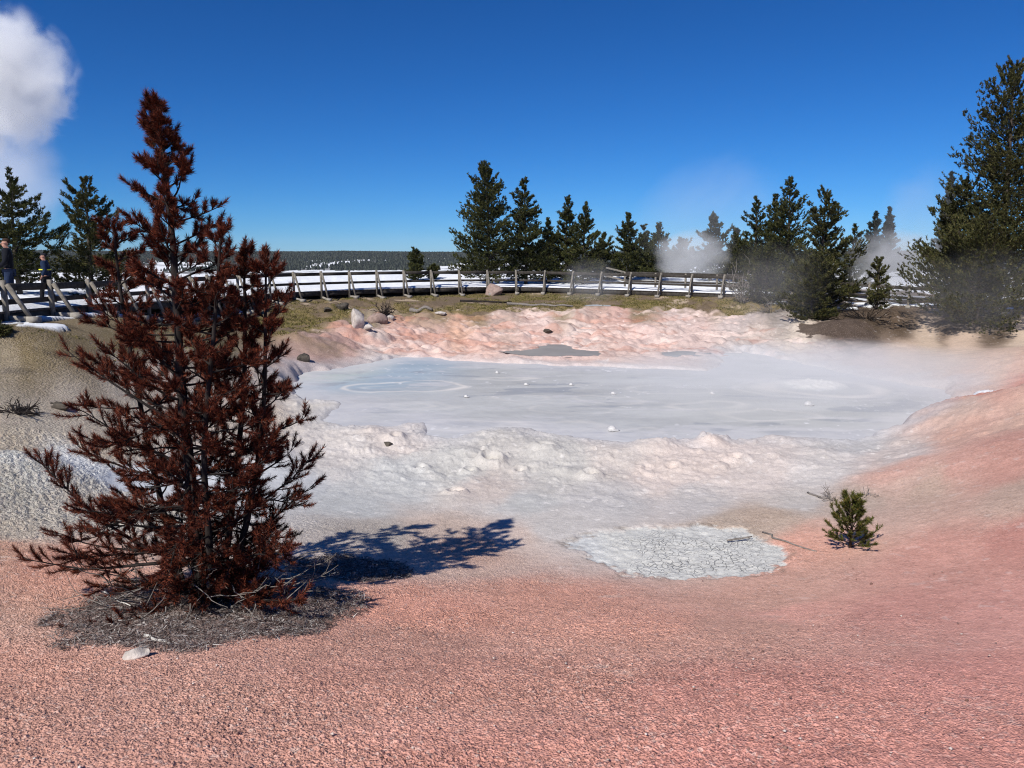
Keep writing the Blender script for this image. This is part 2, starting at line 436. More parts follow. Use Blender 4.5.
# colour control points: (u, v, sRGB as it looks in sun, crumb weight)
CC = [
 (0,768,(192,136,121),1),(250,768,(197,138,124),1),(512,768,(197,131,118),1),(768,768,(200,128,118),.9),(1024,768,(200,127,117),.7),
 (0,680,(187,131,115),1),(130,690,(186,134,120),1),(400,680,(192,133,119),1),(512,680,(191,132,118),1),(768,690,(200,130,119),.8),(1024,680,(203,130,120),.6),
 (60,565,(188,130,112),1),(0,550,(184,138,118),1),(420,610,(196,139,123),1),(340,640,(193,139,125),1),(560,600,(197,143,127),1),(640,625,(204,148,132),.9),
 (740,625,(206,158,143),.7),(770,600,(206,160,145),.6),(800,612,(205,150,138),.7),(900,610,(204,128,116),.6),(1024,605,(205,130,119),.5),(950,550,(203,133,119),.6),(1024,535,(207,126,113),.5),
 (800,545,(197,142,125),.8),(770,517,(190,162,142),.7),(850,503,(190,163,147),.7),(1024,492,(190,158,142),.6),(930,486,(190,160,143),.6),(740,525,(192,168,150),.7),
 (900,470,(204,152,138),.5),(960,462,(200,140,126),.5),(1000,445,(194,131,117),.5),(1024,455,(192,128,114),.5),(900,485,(196,160,146),.5),
 (960,430,(202,158,143),.5),(1024,415,(202,164,148),.5),(965,405,(214,186,174),.4),(982,393,(200,128,113),.5),(1024,383,(192,118,102),.5),(1024,372,(202,166,148),.5),
 (1000,362,(200,174,157),.6),(900,352,(208,186,167),.5),(870,364,(206,176,163),.5),(960,347,(204,182,162),.6),(1024,342,(200,182,162),.6),(830,350,(208,182,168),.5),
 (800,346,(218,190,166),.4),(760,338,(213,190,177),.3),
 (0,525,(170,155,138),1),(20,488,(165,158,146),1),(40,474,(176,171,162),1),(80,464,(197,198,199),.6),(130,482,(205,210,216),.15),(230,480,(206,209,214),.1),(290,480,(207,209,213),.1),
 (70,505,(168,158,146),1), (0,505,(170,160,148),1), (25,462,(190,187,180),.9),(130,512,(170,160,148),1),
 (0,440,(166,150,130),1),(60,402,(168,152,133),1),(0,372,(163,149,131),1),(120,372,(168,153,135),1),(250,402,(184,166,150),.8),(100,445,(166,150,131),1),(220,448,(182,166,152),.9),(180,400,(172,154,138),1),
 (300,345,(188,145,132),.9),(345,338,(186,140,126),.7),(375,350,(204,180,170),.6),(325,360,(172,134,124),.9),(400,335,(200,150,134),.4),
 (340,445,(224,215,212),.15),(400,480,(211,212,214),.1),(350,503,(207,209,212),.15),(450,470,(214,212,210),.15),(520,500,(204,204,206),.1),(600,500,(207,203,205),.15),(560,460,(214,210,207),.2),
 (700,500,(210,203,203),.2),(660,472,(226,207,200),.3),(760,472,(227,211,206),.3),(820,472,(219,211,210),.2),(860,446,(210,207,210),.1),(620,454,(219,207,202),.3),(480,442,(212,207,204),.2),
 (400,432,(224,211,207),.2),(800,503,(213,204,200),.3),(900,452,(208,202,204),.1),(330,408,(222,214,208),.2),(490,487,(222,205,198),.3),(390,425,(222,200,192),.2),(700,456,(230,210,203),.3),
 (500,540,(190,176,170),.4),(440,532,(184,168,158),.7),(570,528,(196,190,189),.2),(380,530,(186,172,160),.7),(470,548,(186,152,138),.9),
 (480,342,(226,172,152),.2),(540,332,(220,168,151),.2),(600,322,(222,167,148),.2),(440,332,(216,160,144),.3),(650,347,(228,190,176),.2),(700,332,(216,182,172),.2),(560,352,(228,182,167),.2),
 (620,312,(215,156,138),.2),(680,314,(220,190,180),.2),(500,318,(206,166,147),.3),(430,346,(230,177,158),.2),(455,331,(205,142,108),.3),(545,316,(222,180,165),.2),(640,334,(226,180,166),.2),(585,330,(230,196,182),.2),(730,322,(208,186,180),.2),
 (320,314,(112,102,66),.5),(400,309,(126,112,76),.5),(480,306,(122,108,72),.5),(440,319,(128,112,78),.5),(560,305,(132,118,84),.5),(640,304,(118,106,78),.5),(720,303,(130,116,92),.5),(500,298,(110,95,72),.5),(600,298,(105,92,72),.5),(390,299,(95,84,62),.5),(310,304,(105,95,66),.5),
 (280,325,(112,102,68),.5),(360,312,(150,130,105),.5),(60,337,(124,108,80),.6),(20,345,(120,106,80),.6),(120,338,(118,104,72),.6),(200,338,(118,104,72),.6),
 (838,330,(82,68,54),.5),(870,322,(78,64,50),.5),(905,322,(80,68,54),.5),(950,328,(98,84,70),.5),(1000,326,(92,80,66),.5),(780,312,(140,130,124),.5),(740,313,(188,170,164),.3),(790,320,(170,158,152),.4),(800,335,(205,186,166),.4),(930,340,(196,178,158),.5),
]
CUV = np.array([[c[0], c[1]] for c in CC], float)
CW = np.array([hit(u, v, lambda a, b: land(a, b)[0]) for u, v in CUV])
def q_of(x, y):
    Y = np.maximum(y, 1.2)
    return F * np.clip(x / Y, -3, 3), F * 3.6 / Y
CQX, CQY = q_of(CW[:, 0], CW[:, 1])
CS = np.array([c[2] for c in CC], float); mx_ = CS.max(1, keepdims=True)
kf = np.full((len(CC), 1), .72)
kf[(CUV[:, 1] < 360) & (CUV[:, 1] > 308) & (CUV[:, 0] > 420) & (CUV[:, 0] < 680)] = .62      # salmon mud
kf[(CUV[:, 0] > 880) & (CUV[:, 1] > 375) & (CUV[:, 1] < 680)] = .70                            # red earth
kf[(CUV[:, 0] > 880) & (CUV[:, 1] > 440) & (CUV[:, 1] < 620)] = .62
kf[(CUV[:, 0] > 380) & (CUV[:, 0] < 880) & (CUV[:, 1] > 555)] = .80
kf[CUV[:, 1] > 660] = .70
kf[mx_[:, 0] < 150] = .9
CS = (mx_ - (mx_ - CS) * kf) * np.where(mx_ > 205, .92, 1.0)
CS[(CUV[:, 0] < 270) & (CUV[:, 1] > 358) & (CUV[:, 1] < 530)] *= 1.10
CS[(CUV[:, 0] > 400) & (CUV[:, 0] < 860) & (CUV[:, 1] > 530) & (CUV[:, 1] < 680)] *= 1.07
CS[(CUV[:, 0] < 200) & (CUV[:, 1] > 530)] *= 1.05
CS[(CUV[:, 1] > 400) & (CUV[:, 1] < 530) & (CUV[:, 0] > 300) & (CUV[:, 0] < 900)] *= np.array([1.0, .993, .978])
fg = (CUV[:, 1] > 530) | (CUV[:, 0] > 880)
CS[fg] *= np.array([1.03, .985, .95])
CS = np.clip(CS, 0, 235)
CRGB = s2l(CS); CG = np.array([c[3] for c in CC])
qx, qy = q_of(GX, GY)
lx, ly = np.log(np.maximum(np.hypot(GX, GY), .5)) * 9, np.arctan2(GX, GY) * 12
qx = qx + 16 * fbm(lx, ly, 5, 5, .6) * np.clip(qy / 140, .35, 1.0); qy = qy + (10 * fbm(lx + 40, ly, 6, 5, .6)) * np.clip(qy / 160, .25, 1.2)
num = np.zeros((len(GX), 4)); den = np.zeros(len(GX))
for i in range(len(CC)):
    ky = 1.9
    w = 1.0 / (((qx - CQX[i]) ** 2 + (ky * (qy - CQY[i])) ** 2) + 60.0) ** 2.2
    num[:, :3] += w[:, None] * CRGB[i]; num[:, 3] += w * CG[i]; den += w
num /= den[:, None]
COLR = num[:, :3].copy(); GRAV = num[:, 3].copy()
del num, den

# blotches that belong to the soil
bl = fbm(GX * .8, GY * .8, 91, 5, .6); bl2 = fbm(GX * 4, GY * 4, 92, 4, .6)
COLR *= (1 + .10 * bl + .08 * bl2)[:, None]
# pale sinter flecks and streaks
st = sst(.46, .62, fbm(GX * 1.1, GY * 2.6, 15, 5, .65)) * sst(3.2, 4.5, np.hypot(GX, GY)) * .35 * GRAV
COLR = COLR * (1 - st[:, None]) + s2l((226, 205, 192)) * st[:, None]
fl = sst(.50, .60, fbm(GX * 5, GY * 5, 16, 3, .7)) * np.clip(1 - GRAV * 1.3, 0, 1) * .6
COLR = COLR * (1 - fl[:, None]) + s2l((236, 230, 226)) * fl[:, None]
# wet dark margin at the shore
sh = sst(1.5, .0, DP + .5 * fbm(GX * 1.5, GY * 1.5, 18, 3)) * sst(-.6, 0, DP) * .6
COLR = COLR * (1 - sh[:, None]) + s2l((196, 195, 198)) * sh[:, None]
# salmon stains on the far shore
fs = sst(30, 33, GY) * sst(45, 41, GY) * sst(.1, .4, fbm(GX * .5, GY * .9, 19, 4)) * sst(-13, -9, GX) * sst(14, 9, GX) * .3
COLR = COLR * (1 - fs[:, None]) + s2l((222, 150, 122)) * fs[:, None]
fw = sst(30, 32.5, GY) * sst(48, 44, GY) * sst(-12, -8, GX) * sst(17, 12, GX)
k = sst(.12, .34, fbm(GX * .55, GY * .75, 191, 5, .6))
COLR = COLR * (1 - .6 * (fw * k)[:, None]) + s2l((232, 208, 198)) * .6 * (fw * k)[:, None]
k = sst(.22, .40, fbm(GX * .7, GY * .9, 194, 4, .6))
COLR = COLR * (1 - .45 * (fw * k)[:, None]) + s2l((176, 128, 112)) * .45 * (fw * k)[:, None]
# grey litter soil under the dead tree, carried on to deepen its cast shadow
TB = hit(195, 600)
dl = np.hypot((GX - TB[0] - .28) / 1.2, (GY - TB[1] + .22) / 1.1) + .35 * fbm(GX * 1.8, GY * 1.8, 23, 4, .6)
S2 = hit(352, 568)  # second patch: darker soil colour painted where the tree's shadow falls
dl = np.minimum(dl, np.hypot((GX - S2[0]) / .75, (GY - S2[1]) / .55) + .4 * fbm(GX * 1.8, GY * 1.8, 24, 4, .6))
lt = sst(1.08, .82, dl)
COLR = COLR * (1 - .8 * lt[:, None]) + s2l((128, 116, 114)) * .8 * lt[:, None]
# dried, cracked pale mud
CRP = np.array([hit(u, v)[:2] for u, v in [(562,541),(585,533),(612,529),(650,526),(700,524),(735,528),(768,538),(790,552),(792,562),(770,570),(730,576),(680,580),(650,578),(620,570),(592,558),(572,549)]])
m = (GX > -1) & (GX < 6) & (GY > 6) & (GY < 14)
dc = np.full(GX.shape, 9.0)
dc[m] = sdf(GX[m] + .22 * fbm(GX[m] * 2.5, GY[m] * 2.5, 51, 5, .65), GY[m] + .25 * fbm(GX[m] * 2.5, GY[m] * 2.5, 52, 5, .65), CRP) + .10 * fbm(GX[m] * 14, GY[m] * 14, 53, 3)
ck = sst(.06, -.08, dc)
COLR = COLR * (1 - ck[:, None]) + s2l((205, 204, 200)) * (1 + .06 * bl2[:, None]) * ck[:, None]
ck = sst(0, 1, ck * (.75 + .35 * sst(-.3, .2, fbm(GX * 3, GY * 3, 57, 4))))
rim_ = np.exp(-((dc - .06) / .09) ** 2) * sst(-.1, .4, fbm(GX * 5, GY * 5, 54, 3))
COLR = COLR * (1 - .5 * rim_[:, None]) + s2l((120, 108, 98)) * .5 * rim_[:, None]
GRAV = GRAV * (1 - ck) + .22 * ck
wetp = sst(.1, .5, .6 - (GX - CRP[:, 0].min()) / 1.5) * ck          # the left end is still wet
COLR = COLR * (1 - .6 * wetp[:, None]) + s2l((196, 200, 206)) * .6 * wetp[:, None]
GZ -= .03 * sst(.15, -.1, dc)
GZ += .018 * fbm(GX * 9, GY * 9, 55, 3) * ck
# snow behind the boardwalk and in patches before it
fsd = np.full(GX.shape, 200.0); m = (np.abs(GX) < 90) & (GY > 0) & (GY < 140)
fsd[m] = fence_side(GX[m], GY[m])
back = (GY > 8) | (np.hypot(GX, GY) > 40)
sn = sst(.1, -.02, -(fsd - 1.1) * .4 - 0 + .55 * fbm(GX * .35, GY * .35, 61, 4) - .25) * back
sn = np.where(np.hypot(GX, GY) > 95, sst(-.45, -.25, fbm(GX * .02, GY * .02, 63, 4)), sn)
def bank_mask(x, y, fd):
    Wd = np.interp(x, [-14, -11, -9, -4, 0, 4, 7, 12, 16], [8.5, 6.5, 5.2, 6.2, 7.5, 6.0, 4.6, 4.2, 3.4])
    return sst(-.5, .5, fd + Wd + 2.2 * fbm(x * .45, y * .45, 195, 5, .6)) * sst(.4, -.1, fd) * sst(28, 33, y) * sst(19, 16, x)
bm = bank_mask(GX, GY, fsd)
bn = sst(-.25, .25, fbm(GX * .5, GY * .7, 196, 5, .6))[:, None]
bcol = s2l((122, 108, 72)) * bn + s2l((112, 97, 80)) * (1 - bn)
bp_ = sst(.3, .45, fbm(GX * .6, GY * 1.0, 197, 4))[:, None]
bcol = bcol * (1 - bp_) + s2l((172, 154, 134)) * bp_
COLR = COLR * (1 - bm[:, None]) + bcol * bm[:, None]
GRAV = GRAV * (1 - bm) + .5 * bm
lb_ = sst(-3.4, -2.6, fsd + .7 * fbm(GX * .9, GY * .9, 198, 4)) * sst(.2, -.4, fsd) * (GX < -6) * sst(33, 30, GY) * sst(14, 16, GY)
ls_ = sst(.12, .3, fbm(GX * .5, GY * 1.6, 199, 4))[:, None]
lc_ = s2l((124, 110, 84)) * (1 - ls_) + s2l((78, 68, 52)) * ls_
COLR = COLR * (1 - .6 * lb_[:, None]) + lc_ * .6 * lb_[:, None]
sn = np.where((GX > 16) & (GY < 58) & (np.hypot(GX, GY) < 95), sn * sst(-.1, .15, fbm(GX * .5, GY * .5, 64, 4)), sn)
def patch(u, v, ru, rv, seed, h=None):
    p = hit(u, v); q = hit(u + ru, v); s_ = hit(u, v - rv)
    a = abs(q[0] - p[0]); b = abs(s_[1] - p[1])
    d = np.hypot((GX - p[0]) / a, (GY - p[1]) / b) + .45 * fbm(GX * 2.2, GY * 2.2, seed, 4)
    return sst(1.05, .9, d)
for a in [(50,328,44,3.2,71),(8,324,10,4,72),(42,319,9,3.5,73),(88,316,8,4,83),(30,326,26,2.2,84),(870,303,26,4,74),(845,309,12,2,75),(775,303,16,1.8,76),(890,297,18,4,77),(1005,317,5,2,78),(0,352,5,2,79),(935,402,14,1.2,80)]:
    sn = np.maximum(sn, patch(*a))
for (u, v, ru, rv, sd_), rgb in [((834,332,34,9,401),(84,72,64)),((862,318,54,8,402),(78,66,55)),((968,332,39,6.5,403),(98,88,80)),((905,317,40,5,405),(84,72,62))]:
    k = sst(.35, .65, np.clip(patch(u, v, ru, rv, sd_), 0, 1))[:, None] * .95
    COLR = COLR * (1 - k) + s2l(rgb) * (1 + .3 * bl2[:, None]) * k
sn = np.where(np.hypot(GX, GY) < 8, 0, sn)
COLR = COLR * (1 - sn[:, None]) + np.array([.80, .82, .86]) * sn[:, None]
GZ += .06 * sn * sst(60, 40, np.hypot(GX, GY)) + .12 * sn * fbm(GX * .9, GY * .9, 66, 4) * sst(95, 60, np.hypot(GX, GY))
GRAV = GRAV * (1 - sn)
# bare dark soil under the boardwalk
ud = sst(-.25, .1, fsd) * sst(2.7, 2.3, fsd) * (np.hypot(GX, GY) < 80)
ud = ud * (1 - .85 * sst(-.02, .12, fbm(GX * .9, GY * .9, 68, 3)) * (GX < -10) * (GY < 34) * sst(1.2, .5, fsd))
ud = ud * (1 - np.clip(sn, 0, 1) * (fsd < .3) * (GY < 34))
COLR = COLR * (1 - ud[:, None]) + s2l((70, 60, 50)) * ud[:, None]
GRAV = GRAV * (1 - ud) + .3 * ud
COAR = sst(-2.2, -4.2, GX + .8 * fbm(GX * .5, GY * .5, 141, 3)) * sst(7.2, 9.5, GY) * sst(21, 18, GY) * (1 - sn)
COAR = COAR * sst(.25, .7, GRAV)

# crumbs: real relief close to the viewer
R_ = np.hypot(GX, GY)
nr = (R_ < 16) & (np.abs(np.arctan2(GX, GY)) < rad(43))
gx, gy = GX[nr], GY[nr]
wx_ = gx + .012 * fbm(gx * 40, gy * 40, 101, 2); wy_ = gy + .012 * fbm(gx * 40, gy * 40, 102, 2)
dens = .0155
f1, rid = worley(wx_ / dens, wy_ / dens, 103)
dome = np.sqrt(np.clip(1 - (f1 / .66) ** 2, 0, 1)) * (.15 + .85 * rid)
f2, rid2 = worley(wx_ / (dens * 2.3) + 7, wy_ / (dens * 2.3), 107)
dome2 = np.sqrt(np.clip(1 - (f2 / .45) ** 2, 0, 1)) * np.clip(rid2 - .62, 0, 1) * 2.2
big = fbm(gx * 7, gy * 7, 109, 4, .6)
f3, rid3 = worley(wx_ / .075 + 3, wy_ / .075, 111)
dome3 = np.sqrt(np.clip(1 - (f3 / .6) ** 2, 0, 1)) * (.2 + .8 * rid3)
GRAV[nr] *= .72 + .28 * sst(-.3, .25, fbm(gx * .9, gy * .9, 151, 4))
g = np.clip(GRAV[nr], 0, 1)
fade = 1
GZ[nr] += g * (dome * .0125 + dome2 * .012 + big * .009) * fade + dome3 * .035 * COAR[nr]
crumb = np.zeros(len(GX)); crumb[nr] = (rid - .5)
COLR *= (1 + .32 * crumb * GRAV)[:, None] * np.stack([1 + 0 * crumb, 1 + .06 * crumb * GRAV, 1 + .10 * crumb * GRAV], -1)
COLR = np.clip(COLR, .01, .9)

# faces
def grid_faces(nr_, nc_, wrap=True):
    i = np.arange(nr_ - 1)[:, None]; j = np.arange(nc_ if wrap else nc_ - 1)[None]
    j2 = (j + 1) % nc_
    return np.stack([(i * nc_ + j), (i * nc_ + j2), ((i + 1) * nc_ + j2), ((i + 1) * nc_ + j)], -1).reshape(-1, 4)[:, ::-1]
gb = MB(); gb.add(np.stack([GX, GY, GZ], -1), quad=grid_faces(nR, nT))
cz = float(land(np.zeros(1), np.zeros(1))[0][0])
k0 = gb.n
gb.add([[0, 0, cz]]); gb.T.append(np.array([[k0, (j + 1) % nT, j] for j in range(nT)]))

m, nt, out = new_mat('ground_soil'); n = N(nt)
ac = n('Attribute', attribute_name='Col'); am = n('Attribute', attribute_name='Mask')
msk = n('SeparateColor', {0: am.outputs['Color']})
geo = n('NewGeometry'); pos = geo.outputs['Position']
nz = n('TexNoise', {'Vector': pos, 'Scale': 55.0, 'Detail': 4.0, 'Roughness': .7})
nz2 = n('TexNoise', {'Vector': pos, 'Scale': 9.0, 'Detail': 6.0, 'Roughness': .7})
v = n.math('MULTIPLY_ADD', nz.outputs[0], .5, .75)
nz3 = n('TexNoise', {'Vector': pos, 'Scale': 2.6, 'Detail': 7.0, 'Roughness': .72})
v = n.math('MULTIPLY', v, n.math('MULTIPLY_ADD', nz2.outputs[0], .6, .70))
v = n.math('MULTIPLY', v, n.math('MULTIPLY_ADD', nz3.outputs[0], .5, .75))
col = n.mix(1.0, ac.outputs['Color'], n('CombineColor', {0: v, 1: v, 2: v}).outputs[0], 'MULTIPLY')
# drying cracks
wv = n('TexNoise', {'Vector': pos, 'Scale': 6.0, 'Detail': 3.0})
pw = n('VectorMath', {0: pos, 1: n('VectorMath', {0: wv.outputs['Color'], 1: (.16, .16, 0)}, operation='MULTIPLY').outputs[0]}, operation='ADD').outputs[0]
vc = n('TexVoronoi', {'Vector': n('Mapping', {'Vector': pw, 'Scale': (1, 1, 0)}).outputs[0], 'Scale': 10.5, 'Randomness': 1.0}, feature='DISTANCE_TO_EDGE')
nzc = n('TexNoise', {'Vector': pos, 'Scale': 2.3, 'Detail': 3.0})
cw = n.math('MULTIPLY', n.math('MULTIPLY_ADD', nzc.outputs[0], 1.4, -.50, clamp=True), .20)
crk = n.math('MULTIPLY', n.math('SUBTRACT', 1.0, n.math('DIVIDE', vc.outputs[0], n.math('MAXIMUM', cw, .001)), clamp=True), msk.outputs[1], clamp=True)
col = n.mix(n.math('MULTIPLY', crk, .34), col, (.27, .26, .25))
vb = n('TexVoronoi', {'Vector': pos, 'Scale': 70.0, 'Randomness': 1.0}, feature='F1')
vk = n('TexVoronoi', {'Vector': pos, 'Scale': 44.0, 'Randomness': 1.0}, feature='F1')
vs_ = n('SeparateColor', {0: vk.outputs['Color']})
dk = n('MapRange', {0: vs_.outputs[0], 1: .84, 2: .93, 3: 0.0, 4: 1.0}).outputs[0]            # dark grains among the crumbs, painted in for the shadow of their pits
lt_ = n('MapRange', {0: vs_.outputs[1], 1: .88, 2: .97, 3: 0.0, 4: 1.0}).outputs[0]           # and pale ones
col = n.mix(n.math('MULTIPLY', n.math('MULTIPLY', dk, msk.outputs[0]), .30), col, (.085, .040, .030))
col = n.mix(n.math('MULTIPLY', n.math('MULTIPLY', lt_, msk.outputs[0]), .35), col, (.80, .66, .60))
hb = n.math('MULTIPLY', n.math('MULTIPLY', vb.outputs[0], -1.0), msk.outputs[0])
vq = n('TexVoronoi', {'Vector': pw, 'Scale': 21.0, 'Randomness': 1.0}, feature='F1')
b0 = n('Bump', {'Height': n.math('MULTIPLY', n.math('MULTIPLY', vq.outputs[0], -1.0), msk.outputs[2]), 'Strength': .55, 'Distance': .08})
b1 = n('Bump', {'Height': hb, 'Strength': .62, 'Distance': .022, 'Normal': b0.outputs[0]})
b2 = n('Bump', {'Height': nz.outputs[0], 'Strength': .30, 'Distance': .012, 'Normal': b1.outputs[0]})
b3 = n('Bump', {'Height': nz2.outputs[0], 'Strength': .35, 'Distance': .07, 'Normal': b2.outputs[0]})
b4 = n('Bump', {'Height': n.math('MULTIPLY', crk, -1.0), 'Strength': .8, 'Distance': .03, 'Normal': b3.outputs[0]})
principled(n, out, col, .95, .12, b4.outputs[0])
ground = gb.build('ground', m, smooth=True); tag(ground, kind='structure')
me = ground.data
ca = me.color_attributes.new('Col', 'FLOAT_COLOR', 'POINT')
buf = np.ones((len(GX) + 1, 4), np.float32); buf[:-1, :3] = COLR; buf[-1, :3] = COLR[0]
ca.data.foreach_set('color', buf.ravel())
ca = me.color_attributes.new('Mask', 'FLOAT_COLOR', 'POINT')
buf = np.ones((len(GX) + 1, 4), np.float32); buf[:-1, 0] = np.clip(GRAV, 0, 1); CKC = hit(708, 553); buf[:-1, 1] = ck * (1 - wetp) * np.clip(1.25 - np.hypot((GX - CKC[0]) / 1.15, (GY - CKC[1]) / .95) + .5 * fbm(GX * 2, GY * 2, 56, 3), .05, 1); buf[:-1, 2] = COAR
ca.data.foreach_set('color', buf.ravel())

# ground lookups for placing things
def gz(x, y):
    return float(land(np.array([float(x)]), np.array([float(y)]))[0][0])
def ghit(u, v): return hit(u, v, lambda a, b: land(a, b)[0])

# ------------------------------------------------------------------ the mud pool
def sheet(name, poly, z, dx, dy, pad, colour, mat, ripple=None):
    x0, y0 = poly.min(0) - pad; x1, y1 = poly.max(0) + pad
    xs = np.arange(x0, x1 + dx, dx); ys = np.arange(y0, y1 + dy, dy)
    X, Y = np.meshgrid(xs, ys); X = X.ravel(); Y = Y.ravel()
    d = sdf(X, Y, poly)
    Z = np.full(X.shape, z)
    if ripple is not None: Z = Z + ripple(X, Y, d)
    q = grid_faces(len(ys), len(xs), False)[:, ::-1]
    q = q[(d[q] < pad).all(1)]
    use = np.zeros(len(X), bool); use[q.ravel()] = True
    idx = np.cumsum(use) - 1
    b = MB(); b.add(np.stack([X, Y, Z], -1)[use], quad=idx[q])
    o = b.build(name, mat, smooth=True)
    c = np.ones((use.sum(), 4), np.float32); c[:, :3] = colour(X[use], Y[use], d[use])
    a = o.data.color_attributes.new('Col', 'FLOAT_COLOR', 'POINT'); a.data.foreach_set('color', c.ravel())
    return tag(o, kind='structure')

RINGS = []   # (x, y, radius x, radius y, width, strength)
for u, v, ru, k, wd, stg in [(402,387,58,.55,.13,.75),(402,387,34,.4,.10,.25),(412,406,26,.6,.12,.25),(412,406,42,.6,.12,.18),(500,378,22,.35,.12,.5),(520,399,28,.7,.12,.3),(470,424,50,.5,.2,.55),
                          (600,400,30,.6,.12,.25),(560,410,38,.7,.10,.22),(620,432,30,.6,.15,.3),(545,424,40,.5,.14,.3),(815,388,55,.8,.35,.7),(815,388,80,.8,.12,.35),(700,405,40,.5,.14,.3),(760,415,50,.5,.14,.25),(660,390,44,.5,.12,.25)]:
    p = plane_pt(u, v); RINGS.append((p[0], p[1], ru / F * p[1], ru / F * p[1] * k, wd, stg))
CRUST = plane_pt(816, 386)
def pool_col(x, y, d):
    c = np.tile(s2l((187, 187, 186)), (len(x), 1))
    f = fbm(x * .35, y * .8, 201, 5, .6)
    c = c * (1 + .22 * f)[:, None]
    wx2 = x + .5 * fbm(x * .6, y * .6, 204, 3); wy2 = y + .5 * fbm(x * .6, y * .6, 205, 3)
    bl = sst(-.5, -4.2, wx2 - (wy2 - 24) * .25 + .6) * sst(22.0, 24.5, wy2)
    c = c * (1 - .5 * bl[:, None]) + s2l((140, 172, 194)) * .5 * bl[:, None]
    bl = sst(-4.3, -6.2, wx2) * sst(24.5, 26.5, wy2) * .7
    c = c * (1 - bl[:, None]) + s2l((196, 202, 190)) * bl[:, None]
    # skin of paler scum in drawn out streaks
    s1 = sst(.18, .45, fbm(x * .5 + fbm(x * .7, y * .7, 210, 3), y * 1.6, 207, 5, .62)) * .6
    c = c * (1 - s1[:, None]) + s2l((202, 200, 202)) * s1[:, None]
    s2 = sst(.15, .42, fbm(x * .4 + .8 * fbm(x * .5, y * .5, 211, 3), y * 1.3, 208, 5, .6)) * .65
    c = c * (1 - s2[:, None]) + s2l((148, 152, 160)) * s2[:, None]
    for rx, ry, a, b, w, stg in RINGS:
        e = np.hypot((wx2 - .15 - rx) / a, (wy2 - ry) / b)
        k = np.exp(-((e - 1) * min(a, b * 1.5) / w) ** 2) * stg * (.55 + .9 * vnoise(x * 1.2, y * 1.2, 220))
        k = np.clip(k, 0, 1)
        c = c * (1 - k[:, None]) + s2l((226, 220, 214)) * k[:, None]
    ed = sst(-1.8, -.05, d + .6 * f) * .7
    c = c * (1 - ed[:, None]) + s2l((204, 202, 204)) * ed[:, None]
    spk = sst(.52, .62, fbm(x * 7, y * 5, 230, 2)) * sst(.0, .5, fbm(x * .6, y * .6, 231, 3)) * .8
    c = c * (1 - spk[:, None]) + s2l((228, 226, 228)) * spk[:, None]
    cr = sst(1.15, .75, np.hypot((x - CRUST[0]) / 1.0, (y - CRUST[1]) / .8) + .3 * fbm(x * 3, y * 3, 233, 3))
    c = c * (1 - cr[:, None]) + s2l((234, 230, 224)) * cr[:, None]
    return np.clip(c, 0, .9)
def pool_rip(x, y, d):
    z = .012 * fbm(x * 1.2, y * 1.2, 240, 4)
    for rx, ry, a, b, w, stg in RINGS:
        e = np.hypot((x - rx) / a, (y - ry) / b)
        z = z + .018 * stg * np.exp(-((e - 1) * min(a, b) / (w * 1.4)) ** 2)
    cr = sst(1.25, .6, np.hypot((x - CRUST[0]) / 1.0, (y - CRUST[1]) / .8) + .3 * fbm(x * 3, y * 3, 233, 3))
    return z + cr * (.08 + .12 * np.abs(fbm(x * 4, y * 4, 241, 4, .7)))
m, nt, out = new_mat('liquid_mud'); n = N(nt)
ac = n('Attribute', attribute_name='Col'); geo = n('NewGeometry')
nz = n('TexNoise', {'Vector': n('Mapping', {'Vector': geo.outputs['Position'], 'Scale': (1, 1.8, 1)}).outputs[0], 'Scale': 3.0, 'Detail': 6.0, 'Roughness': .6, 'Distortion': .6})
v = n.math('MULTIPLY_ADD', nz.outputs[0], .22, .89)
col = n.mix(1.0, ac.outputs['Color'], n('CombineColor', {0: v, 1: v, 2: v}).outputs[0], 'MULTIPLY')
bp = n('Bump', {'Height': nz.outputs[0], 'Strength': .25, 'Distance': .05})
principled(n, out, col, n.math('MULTIPLY_ADD', nz.outputs[0], .3, .28), .22, bp.outputs[0])
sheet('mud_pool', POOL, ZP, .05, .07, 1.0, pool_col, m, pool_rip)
for P, zz, c in zip(PONDS, POND_Z, [(152, 148, 144), (150, 148, 146), (175, 180, 186)]):
    sheet('mud_pond', P, zz, .1, .12, .22, lambda x, y, d, c=c: np.tile(s2l(c), (len(x), 1)) * (1 + .2 * fbm(x, y, 250, 3))[:, None], m)

# mud bubbles
def blob(mb, c, rx, ry, rz_, seed, sub=(14, 9), amp=.12, freq=2.0, flat=-1.0):
    nu, nv = sub
    a = np.arange(nu) / nu * 2 * np.pi; b = np.linspace(flat * np.pi / 2, np.pi / 2, nv)
    B, A = np.meshgrid(b, a, indexing='ij')
    d = np.stack([np.cos(B) * np.cos(A), np.cos(B) * np.sin(A), np.sin(B)], -1).reshape(-1, 3)
    k = 1 + amp * (fbm(d[:, 0] * freq + seed * 3.7 + d[:, 2] * 1.3, d[:, 1] * freq - seed * 1.9 + d[:, 2] * 1.7, seed, 3))
    v = d * k[:, None] * np.array([rx, ry, rz_]) + np.asarray(c)
    q = grid_faces(nv, nu)[:, ::-1]
    return mb.add(v, quad=q)
M_bub = rough_mat('bubble_mud', (.48, .47, .48), (.68, .67, .66), 9, rough=.4, bump=.2, spec=.35)
